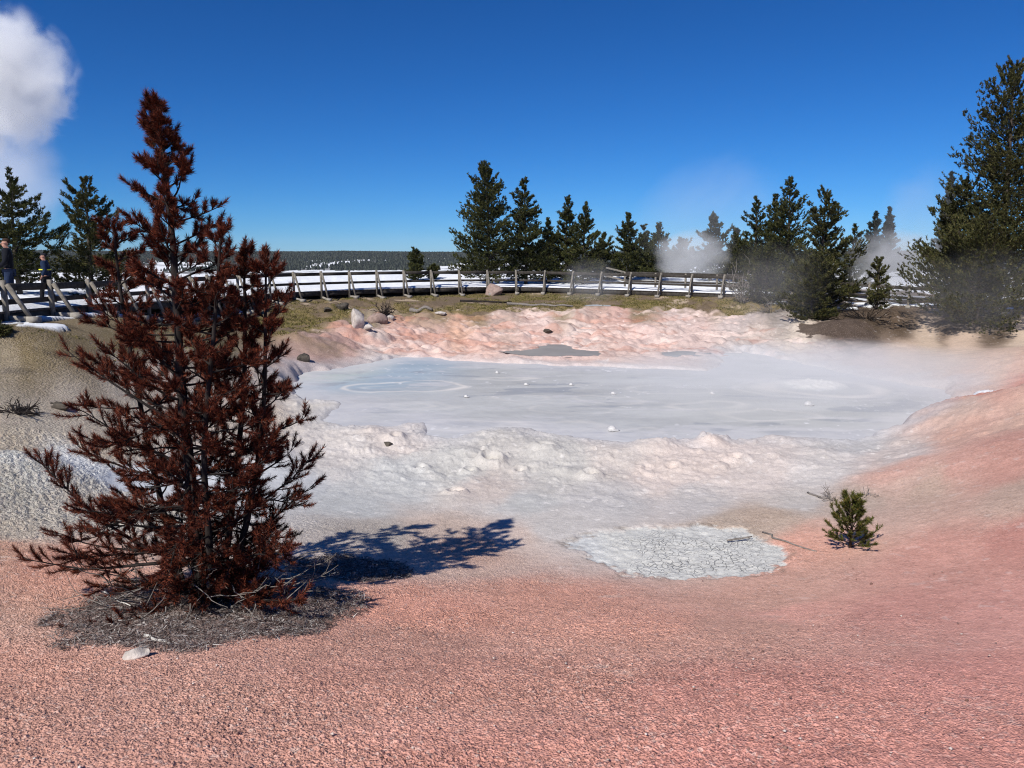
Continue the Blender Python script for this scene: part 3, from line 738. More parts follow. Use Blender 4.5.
for i, (u, v, s_, lab) in enumerate([
    (612, 430, .105, 'largest white mud bubble bursting near the front shore of the grey pool'),
    (526, 385, .065, 'small pale mud bubble in the middle of the pool, left of a like pair'),
    (571, 385, .06, 'small pale mud bubble near the pool centre, right one of a like pair'),
    (613, 394, .065, 'small pale mud bubble alone straight behind the largest bursting bubble'),
    (712, 394, .07, 'pale mud bubble left of the white crusted mound in the pool'),
    (808, 405, .11, 'white mud splash just in front of the crusted mound in the pool'),
    (497, 373, .06, 'tiny pale bubble near the far shore of the pool behind its blue part'),
    (466, 397, .06, 'tiny pale bubble right of the foam ring on the mud')]):
    p = plane_pt(u, v)
    b = MB(); blob(b, (0, 0, .01), s_, s_, s_ * .85, 30 + i, flat=-.15, amp=.15)
    blob(b, (s_ * .3, -s_ * .2, 0), s_ * 1.35, s_ * 1.35, s_ * .22, 60 + i, flat=-.1, amp=.5, freq=3)
    o = b.build('mud_bubble', M_bub, smooth=True); o.location = (p[0], p[1], ZP + .01)
    tag(o, lab, 'mud bubble', 'bubbles breaking on the mud pool')

# ------------------------------------------------------------------ hills and far wood
HT = np.radians(np.concatenate([np.arange(-60, 60, .35), np.arange(60, 300, 4)]))
HR = np.concatenate([np.linspace(800, 1000, 6), np.linspace(1030, 2300, 44), [2600, 3200]])
def hill_h(x, y):
    r = np.hypot(x, y)
    b = -22 + 4 * sst(850, 980, r) + 22 * sst(980, 1750, r) + 2.0 * sst(1700, 2000, r)
    return b + 3.0 * fbm(x / 260, y / 260, 301, 5) * sst(950, 1200, r) - 14 * sst(2300, 3000, r)
HX = (HR[:, None] * np.sin(HT)[None]).ravel(); HY = (HR[:, None] * np.cos(HT)[None]).ravel()
hb_ = MB(); hb_.add(np.stack([HX, HY, hill_h(HX, HY)], -1), quad=grid_faces(len(HR), len(HT)))
m, nt, out = new_mat('hill_slopes'); n = N(nt)
geo = n('NewGeometry')
nz = n('TexNoise', {'Vector': geo.outputs['Position'], 'Scale': .012, 'Detail': 8.0, 'Roughness': .7})
c = n.ramp(nz.outputs[0], [(.44, (.09, .085, .08)), (.5, (.8, .82, .86))])
principled(n, out, c, .9, .1)
tag(hb_.build('hills', m, smooth=True), kind='structure')
fb = MB()
NTRY = 80000
th = RNG.uniform(rad(-42), rad(42), NTRY); r_ = np.sqrt(RNG.uniform(980 ** 2, 2150 ** 2, NTRY))
x, y = r_ * np.sin(th), r_ * np.cos(th)
keep = RNG.uniform(0, 1, NTRY) < np.clip(.05 + sst(1290, 1360, r_ + 150 * fbm(x / 60, y / 300, 311, 3)) + sst(-.14, .10, fbm(x / 45, y / 330, 312, 4, .6)) * .85, 0, 1)
x, y, r_ = x[keep], y[keep], r_[keep]
z = hill_h(x, y)
nt_ = len(x)
hgt = RNG.uniform(3.5, 7.5, nt_); wd = hgt * RNG.uniform(.28, .44, nt_)
prof = [(0.02, 1.0), (.5, .62), (.5, .78), (1.0, .02)]
ang = np.arange(5) / 5 * 2 * np.pi
V = np.zeros((nt_, 4, 5, 3))
for i, (hz_, wr) in enumerate(prof):
    jit = RNG.uniform(.75, 1.25, (nt_, 5))
    V[:, i, :, 0] = x[:, None] + wd[:, None] * wr * np.cos(ang) * jit
    V[:, i, :, 1] = y[:, None] + wd[:, None] * wr * np.sin(ang) * jit
    V[:, i, :, 2] = z[:, None] + hgt[:, None] * hz_ - .5
base = (np.arange(nt_) * 20)[:, None, None]
q = []
for i in (0, 2):
    for k in range(5): q.append([i * 5 + k, i * 5 + (k + 1) % 5, (i + 1) * 5 + (k + 1) % 5, (i + 1) * 5 + k])
fb.add(V.reshape(-1, 3), quad=(np.array(q)[None] + base).reshape(-1, 4))
tag(fb.build('forest', M_pine3), 'dark far-off conifer wood covering the low snowy ridge on the horizon', 'forest', kind='stuff')

# ------------------------------------------------------------------ conifers
def needles(mb, P, D, L, per, nlen, nwid, cone=(.5, 1.1), rng=RNG, jit=.35):
    """brushes of needles: P start, D unit axis, L length of each brush"""
    P = np.asarray(P); D = np.asarray(D); L = np.asarray(L); n0 = len(P)
    k = n0 * per
    P = np.repeat(P, per, 0); D = np.repeat(D, per, 0); L = np.repeat(L, per)
    t = rng.uniform(0, 1, k)
    a = rng.normal(0, 1, (k, 3)); a -= (a * D).sum(1, keepdims=True) * D; a /= np.linalg.norm(a, axis=1, keepdims=True) + 1e-9
    an = rng.uniform(*cone, k)
    nd = D * np.cos(an)[:, None] + a * np.sin(an)[:, None]
    nd[:, 2] += .12; nd /= np.linalg.norm(nd, axis=1, keepdims=True)
    b0 = P + D * (L * t)[:, None]
    nl = nlen * rng.uniform(1 - jit, 1 + jit, k)
    s = np.cross(nd, rng.normal(0, 1, (k, 3))); s /= np.linalg.norm(s, axis=1, keepdims=True) + 1e-9
    w = nwid * rng.uniform(.7, 1.3, k)
    v = np.stack([b0 - s * w[:, None] * .5, b0 + s * w[:, None] * .5, b0 + nd * nl[:, None]], 1).reshape(-1, 3)
    mb.add(v, tri=np.arange(3 * k).reshape(-1, 3))

def conifer(label, u, vtop, Y, wpx, seed, mat=None, whorls=None, lean=0, lowest=.06, mul=1.0, dens=1.0, name='pine_tree', group='pines around the pool and the boardwalk', sink=.1, power=.9, top_w=.03, open_=.0, ub=None):
    rng = np.random.default_rng(seed)
    top = at(u, vtop, Y)
    bx = top[0] if ub is None else at(ub, vtop, Y)[0]
    z0 = gz(bx, Y) - sink
    H = top[2] - z0
    R = wpx * .57 * Y / F
    root = thing(name, label, 'tree', (bx, Y, z0), 0, group)
    tx = top[0] - bx
    def axis(t): return np.array([tx * t ** 1.3 + .02 * H * math.sin(3.0 * t + seed) * t, .02 * H * math.sin(2.3 * t + seed * 2) * t, H * t])
    tb = MB(); ts = np.linspace(0, 1, 9)
    tb.tube([axis(t) for t in ts], [max(.013 * H + .04, .05) * (1 - t) ** .9 + .012 for t in ts], 7, wob=.1)
    nb = MB()
    px = Y / F                              # one pixel in metres
    nl = max(.10, 2.0 * px) * mul; nw = max(.02, .74 * px)
    W = whorls or int(np.clip(H / .33, 14, 44))
    P, D, L = [], [], []
    ph = rng.uniform(0, 6.28, 6)
    for i in range(W):
        t = lowest + (1 - lowest) * (i + rng.uniform(0, .6)) / W
        if t > .985: continue
        rmax = R * ((1 - t) ** (power * .86) + top_w * (t > .3)) * (.62 if t < lowest + .05 else 1)
        nbch = int(rng.integers(5, 8))
        for k in range(nbch):
            az = 2 * np.pi * (k + rng.uniform(-.35, .35)) / nbch + i * 2.4
            if rng.uniform() < open_ + .06: continue
            t_ = t; t = float(np.clip(t_ + rng.uniform(-.75, .75) / W, .01, .985))
            lump = 1 + .25 * math.sin(2 * az + ph[0] + 5 * t) + .18 * math.sin(3 * az + ph[1] - 9 * t)
            ln = rmax * lump * rng.uniform(.5, 1.25)
            if ln < .06: ln = .06
            up = -.08 + .62 * t + (.9 if t > .86 else 0) + rng.uniform(-.25, .25)
            d = np.array([math.cos(az), math.sin(az), up]); d /= np.linalg.norm(d)
            a0 = axis(t)
            pts = [a0]
            cur = a0; dd = d.copy()
            for j in range(4):
                dd = dd + np.array([0, 0, .20 if j > 0 else -.10 * (1 - t)]) + rng.normal(0, .07, 3); dd /= np.linalg.norm(dd)
                cur = cur + dd * ln / 4; pts.append(cur)
            pts = np.array(pts)
            rb = .006 * H * (1 - t) * .35 + .012
            tb.tube(pts, np.linspace(rb, .006, 5), 4, cap=False)
            ntw = max(4, int(ln / (.052 if Y > 40 else .046) * dens))
            for j in range(ntw):
                s = rng.uniform(.08, 1.0) ** .8 if j else 1.0
                f = s * 4; i0 = min(int(f), 3); fr = f - i0
                p = pts[i0] * (1 - fr) + pts[i0 + 1] * fr
                ax = pts[i0 + 1] - pts[i0]; ax /= np.linalg.norm(ax)
                side = np.cross(ax, [0, 0, 1]) * rng.choice([-1, 1]) * rng.uniform(.3, 1.0) if j else np.zeros(3)
                tdn = ax * .8 + side + np.array([0, 0, rng.uniform(-.05, .55)]); tdn /= np.linalg.norm(tdn)
                tl = rng.uniform(.14, .32) * min(1, .5 + ln / 2) * (1 - .6 * t ** 3)
                if j:
                    sv = np.cross(ax, [0, 0, 1]); sv /= np.linalg.norm(sv) + 1e-6
                    p = p + sv * rng.normal(0, .145) * ln * (1.15 - s * .5) + np.array([0, 0, rng.uniform(-.05, .12)]) * ln
                P.append(p); D.append(tdn); L.append(tl)
            t = t_
    P.append(axis(.965)); D.append(np.array([0, 0, 1.])); L.append(H * .03)
    needles(nb, P, D, L, 15 if Y > 43 else 24, nl, nw, rng=rng)
    tb.build('trunk', M_bark, root)
    nb.build('crown', mat or M_pine, root)
    return root

G1 = 'pines behind the boardwalk'
conifer('dark ragged pine cut by the left edge of the view behind the standing adult', 8, 183, 30, 80, 401, power=.7, lowest=.1, open_=.05, dens=1.3)
conifer('full olive green pine just left of the dead red tree, behind the boardwalk', 82, 182, 33, 84, 402, M_pine2, power=.8, lowest=.05, dens=1.3)
conifer('tallest dark pine of the middle grove, at its left end behind the boardwalk', 487, 168, 58, 66, 403, group=G1, power=.58, lowest=.07, top_w=.05, open_=.06)
conifer('second tall narrow pine of the middle grove, right of its tallest tree', 526, 180, 60, 52, 404, group=G1, power=.9)
conifer('short dark pine tucked between the second tall pine and the twin tops of the grove', 549, 220, 61, 34, 405, group=G1, power=.85)
conifer('pine with the left and higher one of the twin tops in the middle grove', 567, 197, 61, 42, 406, group=G1, power=.9)
conifer('pine with the right and lower one of the twin tops in the middle grove', 584, 204, 59, 46, 407, group=G1, power=.95)
conifer('low pointed pine standing alone between the grove and the middle pair', 603, 235, 64, 34, 408, group=G1, power=.85)
conifer('taller left tree of the pair of pines left of the white steam', 629, 215, 64, 40, 409, group=G1)
conifer('shorter right tree of the pair of pines left of the white steam', 645, 226, 67, 30, 410, group=G1)
conifer('pine directly left of the white steam plume, its foot veiled', 660, 225, 63, 40, 411, group=G1)
conifer('low faint pine standing in the white steam plume', 682, 241, 72, 34, 412, M_pine, group=G1)
conifer('broad hazy pine directly right of the white steam plume', 713, 218, 62, 44, 413, M_pine, group=G1, power=.75)
conifer('low olive pine filling the gap right of the hazy pine', 737, 232, 60, 34, 414, M_pine2, group=G1, power=.6)
conifer('left pine of the dense right-hand clump by the boardwalk, with a slender top', 757, 200, 50, 48, 415, group='pines of the right clump', power=.85)
conifer('narrow pine squeezed behind the tallest pine of the right-hand clump', 776, 197, 52, 40, 416, group='pines of the right clump', power=.85)
conifer('tallest pine of the dense right-hand clump', 793, 178, 47, 60, 417, group='pines of the right clump', power=.85)
conifer('rightmost full pine of the dense right-hand clump, olive at its foot', 828, 191, 41.5, 66, 418, M_pine2, group='pines of the right clump', power=.75, lowest=.03)
conifer('small pine peeping out at the right flank of the dense clump', 854, 227, 46, 32, 419, group='pines of the right clump', power=.6)
conifer('left one of two slender far pines in the gap beside the drifting steam', 875, 212, 92, 20, 420, M_pine3, group='slender far pines', open_=.15)
conifer('right one of two slender far pines in the gap beside the drifting steam', 890, 208, 95, 22, 421, M_pine3, group='slender far pines')
conifer('far grey-green pine whose tip shows left of the huge right pine', 952, 171, 88, 24, 422, M_pine3, group='slender far pines', lowest=.2)
conifer('huge dark olive pine cut by the right edge of the view', 1020, 63, 37, 156, 423, M_pine2, power=.85, lowest=.12, group='pines at the right edge', dens=1.0)
conifer('mid-height olive pine leaning out left of the huge right pine', 966, 182, 38.5, 80, 424, M_pine2, power=.7, lowest=.1, group='pines at the right edge')
conifer('wide bushy pine low in front of the huge right pine, veiled by steam', 985, 238, 34.5, 120, 425, M_pine2, power=.32, lowest=.02, group='pines at the right edge', whorls=14)
conifer('squat dark little pine alone behind the far boardwalk, left of the grove', 415, 252, 62, 18, 426, group='young pines', power=.5)
conifer('tiny dark pine behind the boardwalk beside the squat little one', 433, 267, 64, 11, 427, group='young pines', power=.5)
conifer('small ragged pine standing in the snow patch right of the clump', 880, 260, 39.5, 20, 428, M_pine2, group='young pines', power=.4, open_=.3)
conifer('low dark bushy pine by the rails left of the right-hand clump', 768, 252, 44.5, 48, 429, M_pine, group='young pines', power=.4, lowest=.02)
conifer('low olive bushy pine at the foot of the clump, in front of the rails', 815, 262, 40.0, 50, 430, M_pine2, group='young pines', power=.4, lowest=.02)
conifer('small dark evergreen shrub at the left edge below the boardwalk', 0, 333, 17.4, 12, 431, M_pine2, group='young pines', power=.4, lowest=.02)

# ------------------------------------------------------------------ the dead red pine
def dead_pine():
    rng = np.random.default_rng(99)
    root = thing('dead_pine', 'large dead pine with rust red needles and several stems on the pink gravel', 'tree', (TB[0], TB[1], TB[2] - .04))
    O = np.array([TB[0], TB[1], TB[2] - .04])
    Yt = TB[1]
    def px(u, v, dy=0.0): return at(u, v, Yt + dy) - O
    stems = [  # (part name, path, base radius, first t, branches, low length, high length)
        ('trunk', [px(200, 606), px(194, 540), px(189, 470), px(184, 400), px(180, 330), px(173, 250), px(163, 170), px(154, 104)], .056, .03, 128, .95, .035),
        ('stem', [px(212, 604, -.1), px(208, 520, -.15), px(206, 430, -.2), px(212, 330, -.2), px(222, 228, -.15)], .030, .06, 46, .66, .05),
        ('stem', [px(218, 606, .1), px(232, 520, .15), px(240, 430, .2), (px(244, 330, .2)), px(246, 250, .2)], .031, .08, 46, .66, .05),
        ('stem', [px(226, 604, .0), px(246, 530, .05), px(259, 440, .1), px(266, 340, .1), px(268, 256, .1)], .028, .06, 44, .62, .05),
        ('stem', [px(190, 604, .12), px(160, 500, .3), px(138, 400, .42), px(124, 300, .45), px(113, 226, .4)], .026, .12, 40, .62, .05),
    ]
    for si, (nm, path, rb, t0, NB, l0, l1) in enumerate(stems):
        P = cr_spline(np.array(path), 8)
        n_ = len(P); tt = np.linspace(0, 1, n_)
        P = P + np.stack([.012 * np.sin(9 * tt + si), .012 * np.cos(7 * tt + si), 0 * tt], -1)
        tb = MB(); nb = MB()
        tb.tube(P, rb * (1 - tt) ** .75 + .006, 8, wob=.12)
        Hs = P[-1, 2] - P[0, 2]
        A, Dn, Ln = [], [], []; A2, D2 = [], []
        def twig(p, d, ln, bare=False, rad_=.0045):
            pts = [p]; cur = p; dd = d.copy()
            for j in range(3):
                dd = dd + np.array([0, 0, .12]) + rng.normal(0, .14, 3); dd /= np.linalg.norm(dd)
                cur = cur + dd * ln / 3; pts.append(cur)
            tb.tube(np.array(pts), np.linspace(rad_, .0025, 4), 4, cap=False)
            if not bare:
                e_ = pts[3] - pts[2]; e_ = e_ / np.linalg.norm(e_) + np.array([0, 0, .35]); A2.append(pts[3] - e_ * .006); D2.append(e_ / np.linalg.norm(e_))
                for j in (1, 2):
                    A.append(pts[j] - (pts[j] - pts[j - 1]) * rng.uniform(0, .5)); v = pts[j + 1] - A[-1]; l_ = np.linalg.norm(v); Dn.append(v / l_); Ln.append(l_)
        def branch(a0, d, ln, t, bare_p):
            pts = [a0]; cur = a0; dd = d.copy(); NS = 6
            for j in range(NS):
                dd = dd + np.array([0, 0, (-.07 if t < .3 else -.01) + .13 * j / NS]) + rng.normal(0, .09, 3); dd /= np.linalg.norm(dd)
                cur = cur + dd * ln / NS; pts.append(cur)
            pts = np.array(pts)
            tb.tube(pts, np.linspace(.006 + .011 * ln, .0035, NS + 1), 5, cap=False)
            K = int(3 + ln * 19)
            for j in range(K):
                s = rng.uniform(.12, 1) ** .62 * NS; i0 = min(int(s), NS - 1); fr = s - i0
                p = pts[i0] * (1 - fr) + pts[i0 + 1] * fr
                ax = pts[i0 + 1] - pts[i0]; ax /= np.linalg.norm(ax)
                sd = np.cross(ax, rng.normal(0, 1, 3)); sd /= np.linalg.norm(sd)
                td = ax * rng.uniform(.5, 1.0) + sd * rng.uniform(.4, .9) + np.array([0, 0, .15]); td /= np.linalg.norm(td)
                bare = rng.uniform() < bare_p * (1.25 - s / NS)
                twig(p, td, rng.uniform(.11, .22) * (1 if not bare else .8) * (.75 + .4 * min(ln, 1)) * (1.15 - .72 * t), bare)
            twig(pts[-1], (pts[-1] - pts[-2]) / np.linalg.norm(pts[-1] - pts[-2]), rng.uniform(.14, .24) * (1.1 - .65 * t))
        for b in range(NB):
            t = t0 + (1 - t0) * ((b + rng.uniform(0, 1)) / NB) ** 1.05
            if t > .985: t = .985
            k = t * (n_ - 1); i0 = min(int(k), n_ - 2); a0 = P[i0] * (1 - (k - i0)) + P[i0 + 1] * (k - i0)
            az = b * 2.39996 + rng.uniform(-.5, .5)
            ln = (l0 * (1 - t) ** .75 + l1) * rng.uniform(.5, 1.1) * (1 if t > .16 else .55)
            if si and math.cos(az) < -.3 and si in (2, 3): ln *= .6
            up = -.15 + .95 * t + rng.uniform(-.3, .3)
            d = np.array([math.cos(az), math.sin(az), up]); d /= np.linalg.norm(d)
            branch(a0, d, ln, t, .75 * (1 - t) ** 1.6 if si not in (2, 3) else .8 * (1 - t) ** .9)
        for b in range(26 if si == 0 else 14):      # short shoots straight on the stem
            k = rng.uniform(.12, .97) * (n_ - 1); i0 = min(int(k), n_ - 2); a0 = P[i0] * (1 - (k - i0)) + P[i0 + 1] * (k - i0)
            az = rng.uniform(0, 6.28); d = np.array([math.cos(az), math.sin(az), .5]); d /= np.linalg.norm(d)
            twig(a0, d, rng.uniform(.10, .22))
        if si == 0:
            for (u0, v0, u1, v1, dy) in [(196,565,2,508,-.45),(196,562,30,522,-.3),(194,555,60,520,-.2),(194,540,70,545,-.6),(192,510,95,480,-.5),(192,490,82,428,.2),(190,470,90,400,-.3),(188,430,86,345,.1),(196,575,300,482,.1),(197,560,292,445,.2),(197,585,110,585,-.55),(198,590,290,585,-.55),(196,570,310,535,-.3),(186,390,120,310,.3),(198,602,62,612,-.7),(198,603,100,622,-.75),(200,590,150,600,-.7),(206,595,255,600,-.4)]:
                a0 = px(u0, v0); e = px(u1, v1, dy); v = e - a0; ln = np.linalg.norm(v); v /= ln
                v = v + np.array([0, 0, -.10]); v /= np.linalg.norm(v)
                branch(a0, v, ln, .3, .35)
        for j in range(int(6 + 5 * (si == 0))):   # leader brush
            t = 1 - .10 * j / 11 * (1 if si == 0 else 1.4)
            t = max(t, .8); k = t * (n_ - 1); i0 = min(int(k), n_ - 2); a0 = P[i0] * (1 - (k - i0)) + P[i0 + 1] * (k - i0)
            d = np.array([rng.normal(0, .22), rng.normal(0, .22), 1]); d /= np.linalg.norm(d)
            twig(a0, d, rng.uniform(.05, .10))
        needles(nb, A, Dn, Ln, 74, .050, .0046, cone=(.4, 1.2), rng=rng)
        needles(nb, A2, D2, [.022] * len(A2), 16, .042, .0042, cone=(.05, .42), rng=rng)     # upright bud candles
        part = tb.build(nm, M_deadbark, root)
        nb.build('needles', M_dead, part)
    # bare sweeping grey twigs low down
    tw = MB()
    for i in range(150):
        az = rng.uniform(0, 2 * np.pi); rr_ = rng.uniform(.1, 1.0)
        p = np.array([.1 + rr_ * math.cos(az), rr_ * math.sin(az) * .7, rng.uniform(.03, .55) * (1.1 - rr_ * .6)])
        d = np.array([math.cos(az) + rng.normal(0, .5), math.sin(az) + rng.normal(0, .5), rng.normal(.05, .35)]); d /= np.linalg.norm(d)
        pts = [p]
        for j in range(5):
            d = d + rng.normal(0, .22, 3) + np.array([0, 0, .05]); d /= np.linalg.norm(d); pts.append(pts[-1] + d * rng.uniform(.05, .11))
        pts = np.array(pts)
        gzl = land(pts[:, 0] + O[0], pts[:, 1] + O[1])[0] - O[2]
        pts[:, 2] = np.maximum(pts[:, 2], gzl + .015)
        tw.tube(pts, np.linspace(.006, .002, 6), 4, cap=False)
    o = tw.build('dry_twigs', M_twig, root); o['kind'] = 'stuff'
    return root
dead_pine()

# grey needle and twig litter around it, and over the patch darkening its shadow
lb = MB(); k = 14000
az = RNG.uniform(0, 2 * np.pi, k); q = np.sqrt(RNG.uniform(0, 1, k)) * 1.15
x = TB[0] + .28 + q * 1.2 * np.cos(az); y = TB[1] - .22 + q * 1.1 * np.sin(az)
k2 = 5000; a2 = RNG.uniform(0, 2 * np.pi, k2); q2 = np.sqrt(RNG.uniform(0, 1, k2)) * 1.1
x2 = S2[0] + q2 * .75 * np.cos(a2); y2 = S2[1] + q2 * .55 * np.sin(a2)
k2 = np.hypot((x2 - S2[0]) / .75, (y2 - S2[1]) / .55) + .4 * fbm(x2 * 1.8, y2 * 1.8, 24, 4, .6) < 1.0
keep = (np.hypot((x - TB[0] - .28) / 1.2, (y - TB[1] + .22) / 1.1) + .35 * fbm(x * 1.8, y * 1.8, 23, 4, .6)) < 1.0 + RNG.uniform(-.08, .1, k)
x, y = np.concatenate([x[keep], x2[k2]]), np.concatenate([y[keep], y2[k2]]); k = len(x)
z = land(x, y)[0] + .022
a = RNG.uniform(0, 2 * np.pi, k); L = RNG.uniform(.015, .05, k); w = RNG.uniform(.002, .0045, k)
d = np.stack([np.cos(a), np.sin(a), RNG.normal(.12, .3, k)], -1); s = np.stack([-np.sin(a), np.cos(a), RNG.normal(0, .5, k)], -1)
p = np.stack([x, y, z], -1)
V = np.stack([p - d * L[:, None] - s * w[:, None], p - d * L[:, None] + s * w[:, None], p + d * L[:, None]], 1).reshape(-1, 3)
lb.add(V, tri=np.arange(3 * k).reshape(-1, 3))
tag(lb.build('needle_litter', M_litter), 'grey needle and twig litter around the dead red pine, spread on to darken its shadow', 'litter', kind='stuff')

# ------------------------------------------------------------------ young green pine on the pink slope
def young_pine():
    rng = np.random.default_rng(5)
    b = ghit(850, 548); O = np.array([b[0], b[1], b[2] - .02])
    root = thing('young_pine', 'small bright green young pine alone on the pink slope', 'tree', O)
    top = at(853, 494, b[1]) - O; H = top[2]
    tb, nb = MB(), MB(); A, D, L = [], [], []
    tb.tube([(0, 0, 0), top * .5 + np.array([.01, 0, 0]), top], [.02, .014, .006], 6)
    for i in range(46):
        t = .03 + .85 * (i / 46) ** .9
        az = i * 2.4 + rng.uniform(-.4, .4); ln = (.46 * (1 - t) ** 1.15 + .07) * rng.uniform(.65, 1.1)
        d = np.array([math.cos(az), math.sin(az), .15 + .9 * t]); d /= np.linalg.norm(d)
        p = top * t; pts = [p]
        for j in range(3):
            d = d + np.array([0, 0, .16]) + rng.normal(0, .05, 3); d /= np.linalg.norm(d); pts.append(pts[-1] + d * ln / 3)
        pts = np.array(pts); tb.tube(pts, [.008, .006, .005, .003], 4, cap=False)
        for j in range(3):
            v = pts[j + 1] - pts[j]; l = np.linalg.norm(v)
            if j: A.append(pts[j]); D.append(v / l); L.append(l)
        for j in range(int(2 + ln * 8)):
            s = rng.uniform(.3, .95) * 3; i0 = int(s); p = pts[i0] + (pts[i0 + 1] - pts[i0]) * (s - i0)
            v = pts[i0 + 1] - pts[i0]; v /= np.linalg.norm(v); v = v + rng.normal(0, .45, 3) + np.array([0, 0, .2]); v /= np.linalg.norm(v)
            A.append(p); D.append(v); L.append(rng.uniform(.05, .10))
    A.append(top * .85); D.append(top / np.linalg.norm(top)); L.append(.15 * H)
    needles(nb, A, D, L, 60, .046, .0065, cone=(.4, 1.0), rng=rng)
    tb.build('trunk', M_bark, root); nb.build('crown', M_young, root)
young_pine()

# ------------------------------------------------------------------ rocks, sticks, dry bushes
def rock(label, u, v, sx, sy, sz, mat, seed, group='rocks and stones', sink=.25, rz=0, name='rock', sub=(18, 11)):
    p = ghit(u, v)
    b = MB(); blob(b, (0, 0, 0), sx, sy, sz, seed, sub=sub, amp=.45, freq=1.6)
    V = b.V[0]                                  # facet it
    rng = np.random.default_rng(seed)
    for k in range(14):
        nrm = rng.normal(0, 1, 3); nrm /= np.linalg.norm(nrm)
        ext = np.sqrt((nrm[0] * sx) ** 2 + (nrm[1] * sy) ** 2 + (nrm[2] * sz) ** 2) * rng.uniform(.48, .78)
        dd = V @ nrm - ext; V -= np.clip(dd, 0, None)[:, None] * nrm * .98
    o = b.build(name, mat); o.location = (p[0], p[1], p[2] + sz * (1 - 2 * sink) * .5 + 0); o.rotation_euler = (0, 0, rz)
    return tag(o, label, 'rock', group)
rock('pale upright boulder on the grassy bank behind the left part of the pool', 357, 326, .38, .35, .85, M_rockw, 501, sink=.2)
rock('whitish flat stone leaning at the foot of the pale upright boulder', 365, 328, .6, .4, .25, M_rockw, 502)
rock('dark boulder on the bank left of the pale upright boulder', 342, 309, .5, .45, .32, M_rockd, 503)
rock('low dark rock just below the left rails on the grassy bank', 328, 311, .35, .3, .18, M_rockd, 504)
rock('broken grey rock right of the pale upright boulder', 376, 321, .62, .5, .42, M_rockp, 505)
rock('small white stone right of the broken grey rock', 391, 319, .28, .25, .25, M_rockw, 506)
rock('pinkish square boulder against the far boardwalk between two posts', 494, 295, .8, .6, .62, M_rockp, 507, sink=.1)
rock('pale slab on the bank below the far rails', 440, 314, .55, .25, .14, M_rockw, 508)
rock('low dark stone among the far pink mud mounds', 548, 332, .38, .25, .14, M_rockd, 509)
rock('small grey stone in front of the dead red pine', 135, 658, .12, .07, .05, M_rockw, 510, rz=.3)
rock('dark lump of rock on the left tan slope', 60, 408, .36, .22, .09, M_rockd, 511)
rock('dark stone at the pool shore just right of the dead pine', 303, 361, .34, .3, .2, M_rockd, 512)
rock('dark stone half sunk in the pale mud before the pool', 388, 445, .12, .10, .07, M_rockd, 513)
rock('tiny white stone left of the fallen stick by the dead pine', 113, 626, .035, .03, .025, M_rockw, 514)
rock('white snow-lit stone under the bushy pine on the right', 1005, 318, .35, .3, .22, M_rockw, 515)

def log(label, u0, v0, u1, v1, r0, mat, name='log', group='fallen logs and sticks', lift=.6, kink=.05, cat='log', fork=False):
    a, b = ghit(u0, v0), ghit(u1, v1)
    O = (a + b) / 2; pts = []
    rng = np.random.default_rng(int(u0 * 7 + v0))
    for t in np.linspace(0, 1, 7):
        p = a * (1 - t) + b * t; p = p + rng.normal(0, kink, 3) * np.array([1, 1, .2]) * np.linalg.norm(b - a) * .5
        pts.append(np.array([p[0], p[1], gz(p[0], p[1]) + r0 * lift]) - O)
    m_ = MB(); m_.tube(np.array(pts), np.linspace(r0, r0 * .55, 7), 7, wob=.2)
    if fork:
        q = np.array(pts[3]); e = q + np.array([.10, -.06, .03]) * np.linalg.norm(b - a) * 3
        m_.tube([q, (q + e) / 2 + np.array([0, 0, .01]), e], [r0 * .7, r0 * .55, r0 * .35], 5)
    o = m_.build(name, mat); o.location = O
    return tag(o, label, cat, group)
log('grey log lying on the grassy bank below the far rails', 410, 311, 432, 312, .16, M_twig)
log('dark log lying on the bank in front of the far posts', 460, 302, 512, 303, .09, M_deadbark)
log('long grey log on the bank below the middle rails', 512, 305, 575, 307, .10, M_twig)
log('bleached white stick on the ground in front of the dead pine', 143, 638, 173, 645, .016, M_bleach, 'stick', cat='stick', kink=.08)
log('thin pale stick leaning across the litter left of the dead trunk', 105, 594, 130, 609, .009, M_bleach, 'stick', cat='stick', lift=3)
log('short bleached twig just above the white stick by the dead pine', 138, 617, 146, 621, .014, M_bleach, 'stick', cat='stick')
log('forked dark stick lying beside the cracked pale mud', 728, 541, 752, 537, .016, M_twig, 'stick', cat='stick', fork=True)
log('crooked grey stick between the cracked mud and the young pine', 760, 533, 815, 551, .016, M_twig, 'stick', cat='stick', kink=.1)
log('dark stick on the tan edge above the young pine', 808, 493, 826, 500, .02, M_twig, 'stick', cat='stick')
log('thin pale stick on the pink gravel edge near the shadow tip', 372, 571, 388, 568, .008, M_bleach, 'stick', cat='stick')

